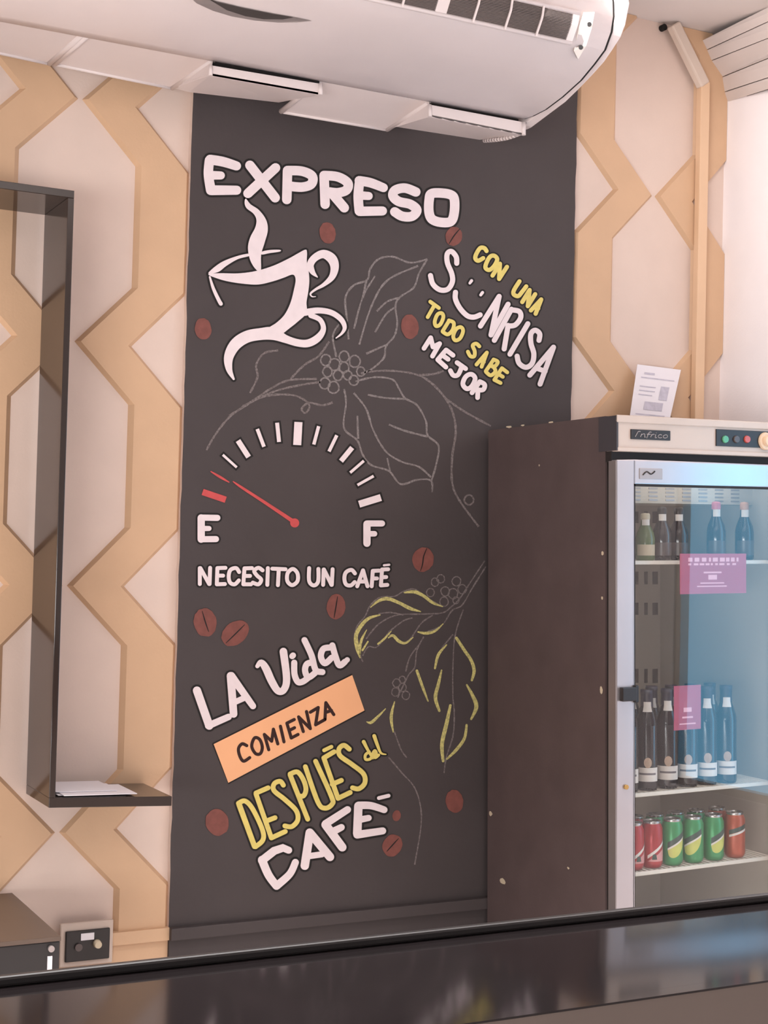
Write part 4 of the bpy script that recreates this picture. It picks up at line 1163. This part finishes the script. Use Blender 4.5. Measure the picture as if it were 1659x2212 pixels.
for px, pr, lab in ((1408, rcan, 'red drink can standing directly behind the front red can'), (1452, gcan, 'green can behind the green can next to the red one'), (1497, gcan, 'green can behind the middle green can'), (1541, gcan, 'green can behind the green can beside the orange one'), (1587, ocan, 'orange can behind the front orange can')):
    put_can(pr, fx(px, 1820, CY), CY+0.085, Z3, lab, G2, 0.2)

def bottle_proto():
    root = empty('wine_bottle', (0, 0, 0), 'x', 'bottle')
    q = MB(); q.lathe([(0, 0.004), (0.030, 0.0), (0.0325, 0.004), (0.0335, 0.012), (0.0335, 0.195), (0.0325, 0.210), (0.025, 0.236), (0.0185, 0.254), (0.0175, 0.29), (0.0185, 0.292), (0.0185, 0.302), (0.0, 0.302)], 28); q.build('glass_body', M_WINE, root)
    q = MB(); q.lathe([(0.0195, 0.254), (0.0185, 0.288), (0.0195, 0.290), (0.0195, 0.304), (0.0, 0.304)], 24); q.build('capsule', M_CAPB, root)
    f0 = -math.pi/2-0.55
    q = MB(); q.lathe([(0.0250, 0.238), (0.0200, 0.256), (0.0198, 0.268)], 12, (0, 0, 0), f0-0.6, f0+0.6); q.build('neck_label', M_LABELW, root)
    q = MB(); arcband(q, 0.0341, 0.028, 0.070, f0-1.1, f0+1.1); lb = q.build('front_label', M_LABELW, root)
    q = MB(); arcband(q, 0.0344, 0.048, 0.054, f0-0.8, f0+0.8); q.build('label_print', M_LABELG, lb)
    q = MB(); n = 14
    pts = []
    for k in range(n):
        t = 2*math.pi*k/n; an = f0+math.cos(t)*0.36; pts.append((0.0346*math.cos(an), 0.0346*math.sin(an), 0.085+0.016*math.sin(t)))
    q.face(pts); q.build('emblem', M_EMBL, root)
    return root
wb_ = bottle_proto()
BY = SY+0.050
xs = [fx(px, 1660, BY) for px in (1356, 1397, 1441, 1484, 1526, 1568)]
labs = ['dark wine bottle mostly behind the door frame, leftmost on the middle shelf', 'dark wine bottle with white label, nearest the door latch', 'dark wine bottle just left of the small pink notice', 'dark wine bottle behind the small pink notice', 'dark wine bottle just right of the small pink notice', 'dark wine bottle at the right end of the middle shelf']
for k, x in enumerate(xs):
    o = wb_ if k == 0 else copy_tree(wb_)
    place(o, x, BY, Z2, 0.0); o['label'] = labs[k]; o['group'] = 'wine bottles in the front row of the middle shelf'
REAR = [['dark wine bottle in the rear row behind the bottle nearest the latch', 'dark wine bottle in the rear row, left of the small pink notice', 'dark wine bottle in the rear row behind the small pink notice', 'dark wine bottle in the rear row, right of the small pink notice', 'dark wine bottle at the right end of the rear row']]
for k, x in enumerate(xs[1:]):
    o = copy_tree(wb_); place(o, x+0.006, BY+0.085, Z2, 0.0)
    o['label'] = REAR[0][k]; o['group'] = 'wine bottles in the rear row of the middle shelf'
def small_bottle(name, px, mg, mc, ml, label, y=None, h=0.15):
    y = BY if y is None else y
    root = empty(name, (0, 0, 0), label, 'bottle')
    s_ = h/0.18
    q = MB(); q.lathe([(0, 0.003), (0.026*1, 0.0), (0.0295, 0.005), (0.0295, 0.085*s_), (0.026, 0.105*s_), (0.014, 0.135*s_), (0.0125, 0.165*s_), (0.0, 0.165*s_)], 26); q.build('glass_body', mg, root)
    q = MB(); q.lathe([(0.0135, 0.155*s_), (0.0145, 0.158*s_), (0.0145, 0.172*s_), (0.012, 0.178*s_), (0.0, 0.180*s_)], 22); q.build('cap', mc, root)
    q = MB(); arcband(q, 0.0300, 0.015, 0.060*s_, -math.pi/2-1.6, -math.pi/2+0.6); q.build('front_label', ml, root)
    q = MB(); arcband(q, 0.0148, 0.128*s_, 0.155*s_, -math.pi/2-1.4, -math.pi/2+0.4, 10); q.build('neck_label', M_LABELW, root)
    place(root, fx(px, 1190, y), y, Z1)
small_bottle('soda_bottle', 1394, M_GREENB, M_BEIGEL, M_BEIGEL, 'green bottle with beige label, leftmost on the top shelf', h=0.145)
small_bottle('soda_bottle', 1430, M_WINE, M_BLACKP, M_GREYL, 'dark bottle beside the green bottle on the top shelf', h=0.165)
small_bottle('soda_bottle', 1466, M_WINE, M_BLACKP, M_GREYL, 'dark bottle above the left edge of the large pink notice', h=0.165)
small_bottle('soda_bottle', 1547, M_WINE, M_CAPRED, M_GREYL, 'dark bottle with pink red cap on the top shelf', h=0.185)
small_bottle('soda_bottle', 1608, M_WINE, M_CAPORA, M_GREYL, 'dark bottle with orange cap at the right of the top shelf', h=0.185)

# paper notice leaning on the wall on top of the fridge
ftop = (fm @ Vector((0.35, -0.2, FH))).z
a, b_, c_, d_ = U(1377, 787, y=-0.045), U(1471, 799, y=-0.045), U(1447, 905, y=-0.10), U(1361, 897, y=-0.10)
k1 = (ftop+0.008-a.z)/(d_.z-a.z); k2 = (ftop+0.006-b_.z)/(c_.z-b_.z)
d2, c2 = a+(d_-a)*k1, b_+(c_-b_)*k2
q = MB()
q.hexa([d2, c2, a, b_, d2+Vector((0, .0012, 0)), c2+Vector((0, .0012, 0)), a+Vector((0, .0012, 0)), b_+Vector((0, .0012, 0))])
nt_ = empty('paper_notice', (d2+c2)/2, 'printed white paper leaning on the wall on top of the fridge', 'paper')
q.build('sheet', M_PAPER, nt_)
def onp(u, v):
    return (a+(b_-a)*u)*(1-v)+(d2+(c2-d2)*u)*v+Vector((0, -0.0012, 0))
q = MB()
for (u0, u1, v0, v1) in ((.18, .42, .10, .13), (.12, .9, .17, .185), (.62, .82, .28, .48), (.12, .5, .3, .315), (.12, .5, .36, .375), (.12, .45, .42, .435), (.3, .75, .52, .64), (.12, .85, .7, .715), (.12, .8, .76, .775)):
    q.face([onp(u0, v0), onp(u1, v0), onp(u1, v1), onp(u0, v1)])
q.build('print', M_PRINT, nt_)

# ------------------------------------------------------------------ bar counter in the foreground
CZ = 1.06
c1 = U(1320, 1988, z=CZ); c2 = U(1320, 2165, z=CZ)
yb_, yf = c1.y, c2.y
stz = U(1320, 1969, y=yb_).z
print('counter', yb_, yf, stz)
ct = empty('bar_counter', (0.8, (yb_+yf)/2, 0), 'black glossy bar counter with raised back edge in the foreground', 'counter')
q = MB(); q.box(-1.2, 3.0, yf+0.018, yb_+0.012, CZ-0.04, CZ); q.box(-1.2, 3.0, yf-0.001, yf+0.0179, CZ-0.002, CZ); q.build('worktop', M_COUNTER, ct)
q = MB(); q.box(-1.2, 3.0, yb_, yb_+0.012, CZ+0.0003, stz); q.build('raised_edge', M_STRIP, ct, bevel=0.003)
q = MB(); q.box(-1.2, 3.0, yf, yf+0.0175, CZ-0.42, CZ-0.0025); q.build('front_panel', M_WOOD, ct)  # panel kept short so light passes underneath
for X in (-1.1, 2.9):
    q = MB(); q.box(X-0.05, X+0.05, yf+0.06, yb_-0.02, 0.0, CZ-0.04); q.build('added_leg', M_STRIP, ct)  # legs added; base left open so light reaches the lower wall
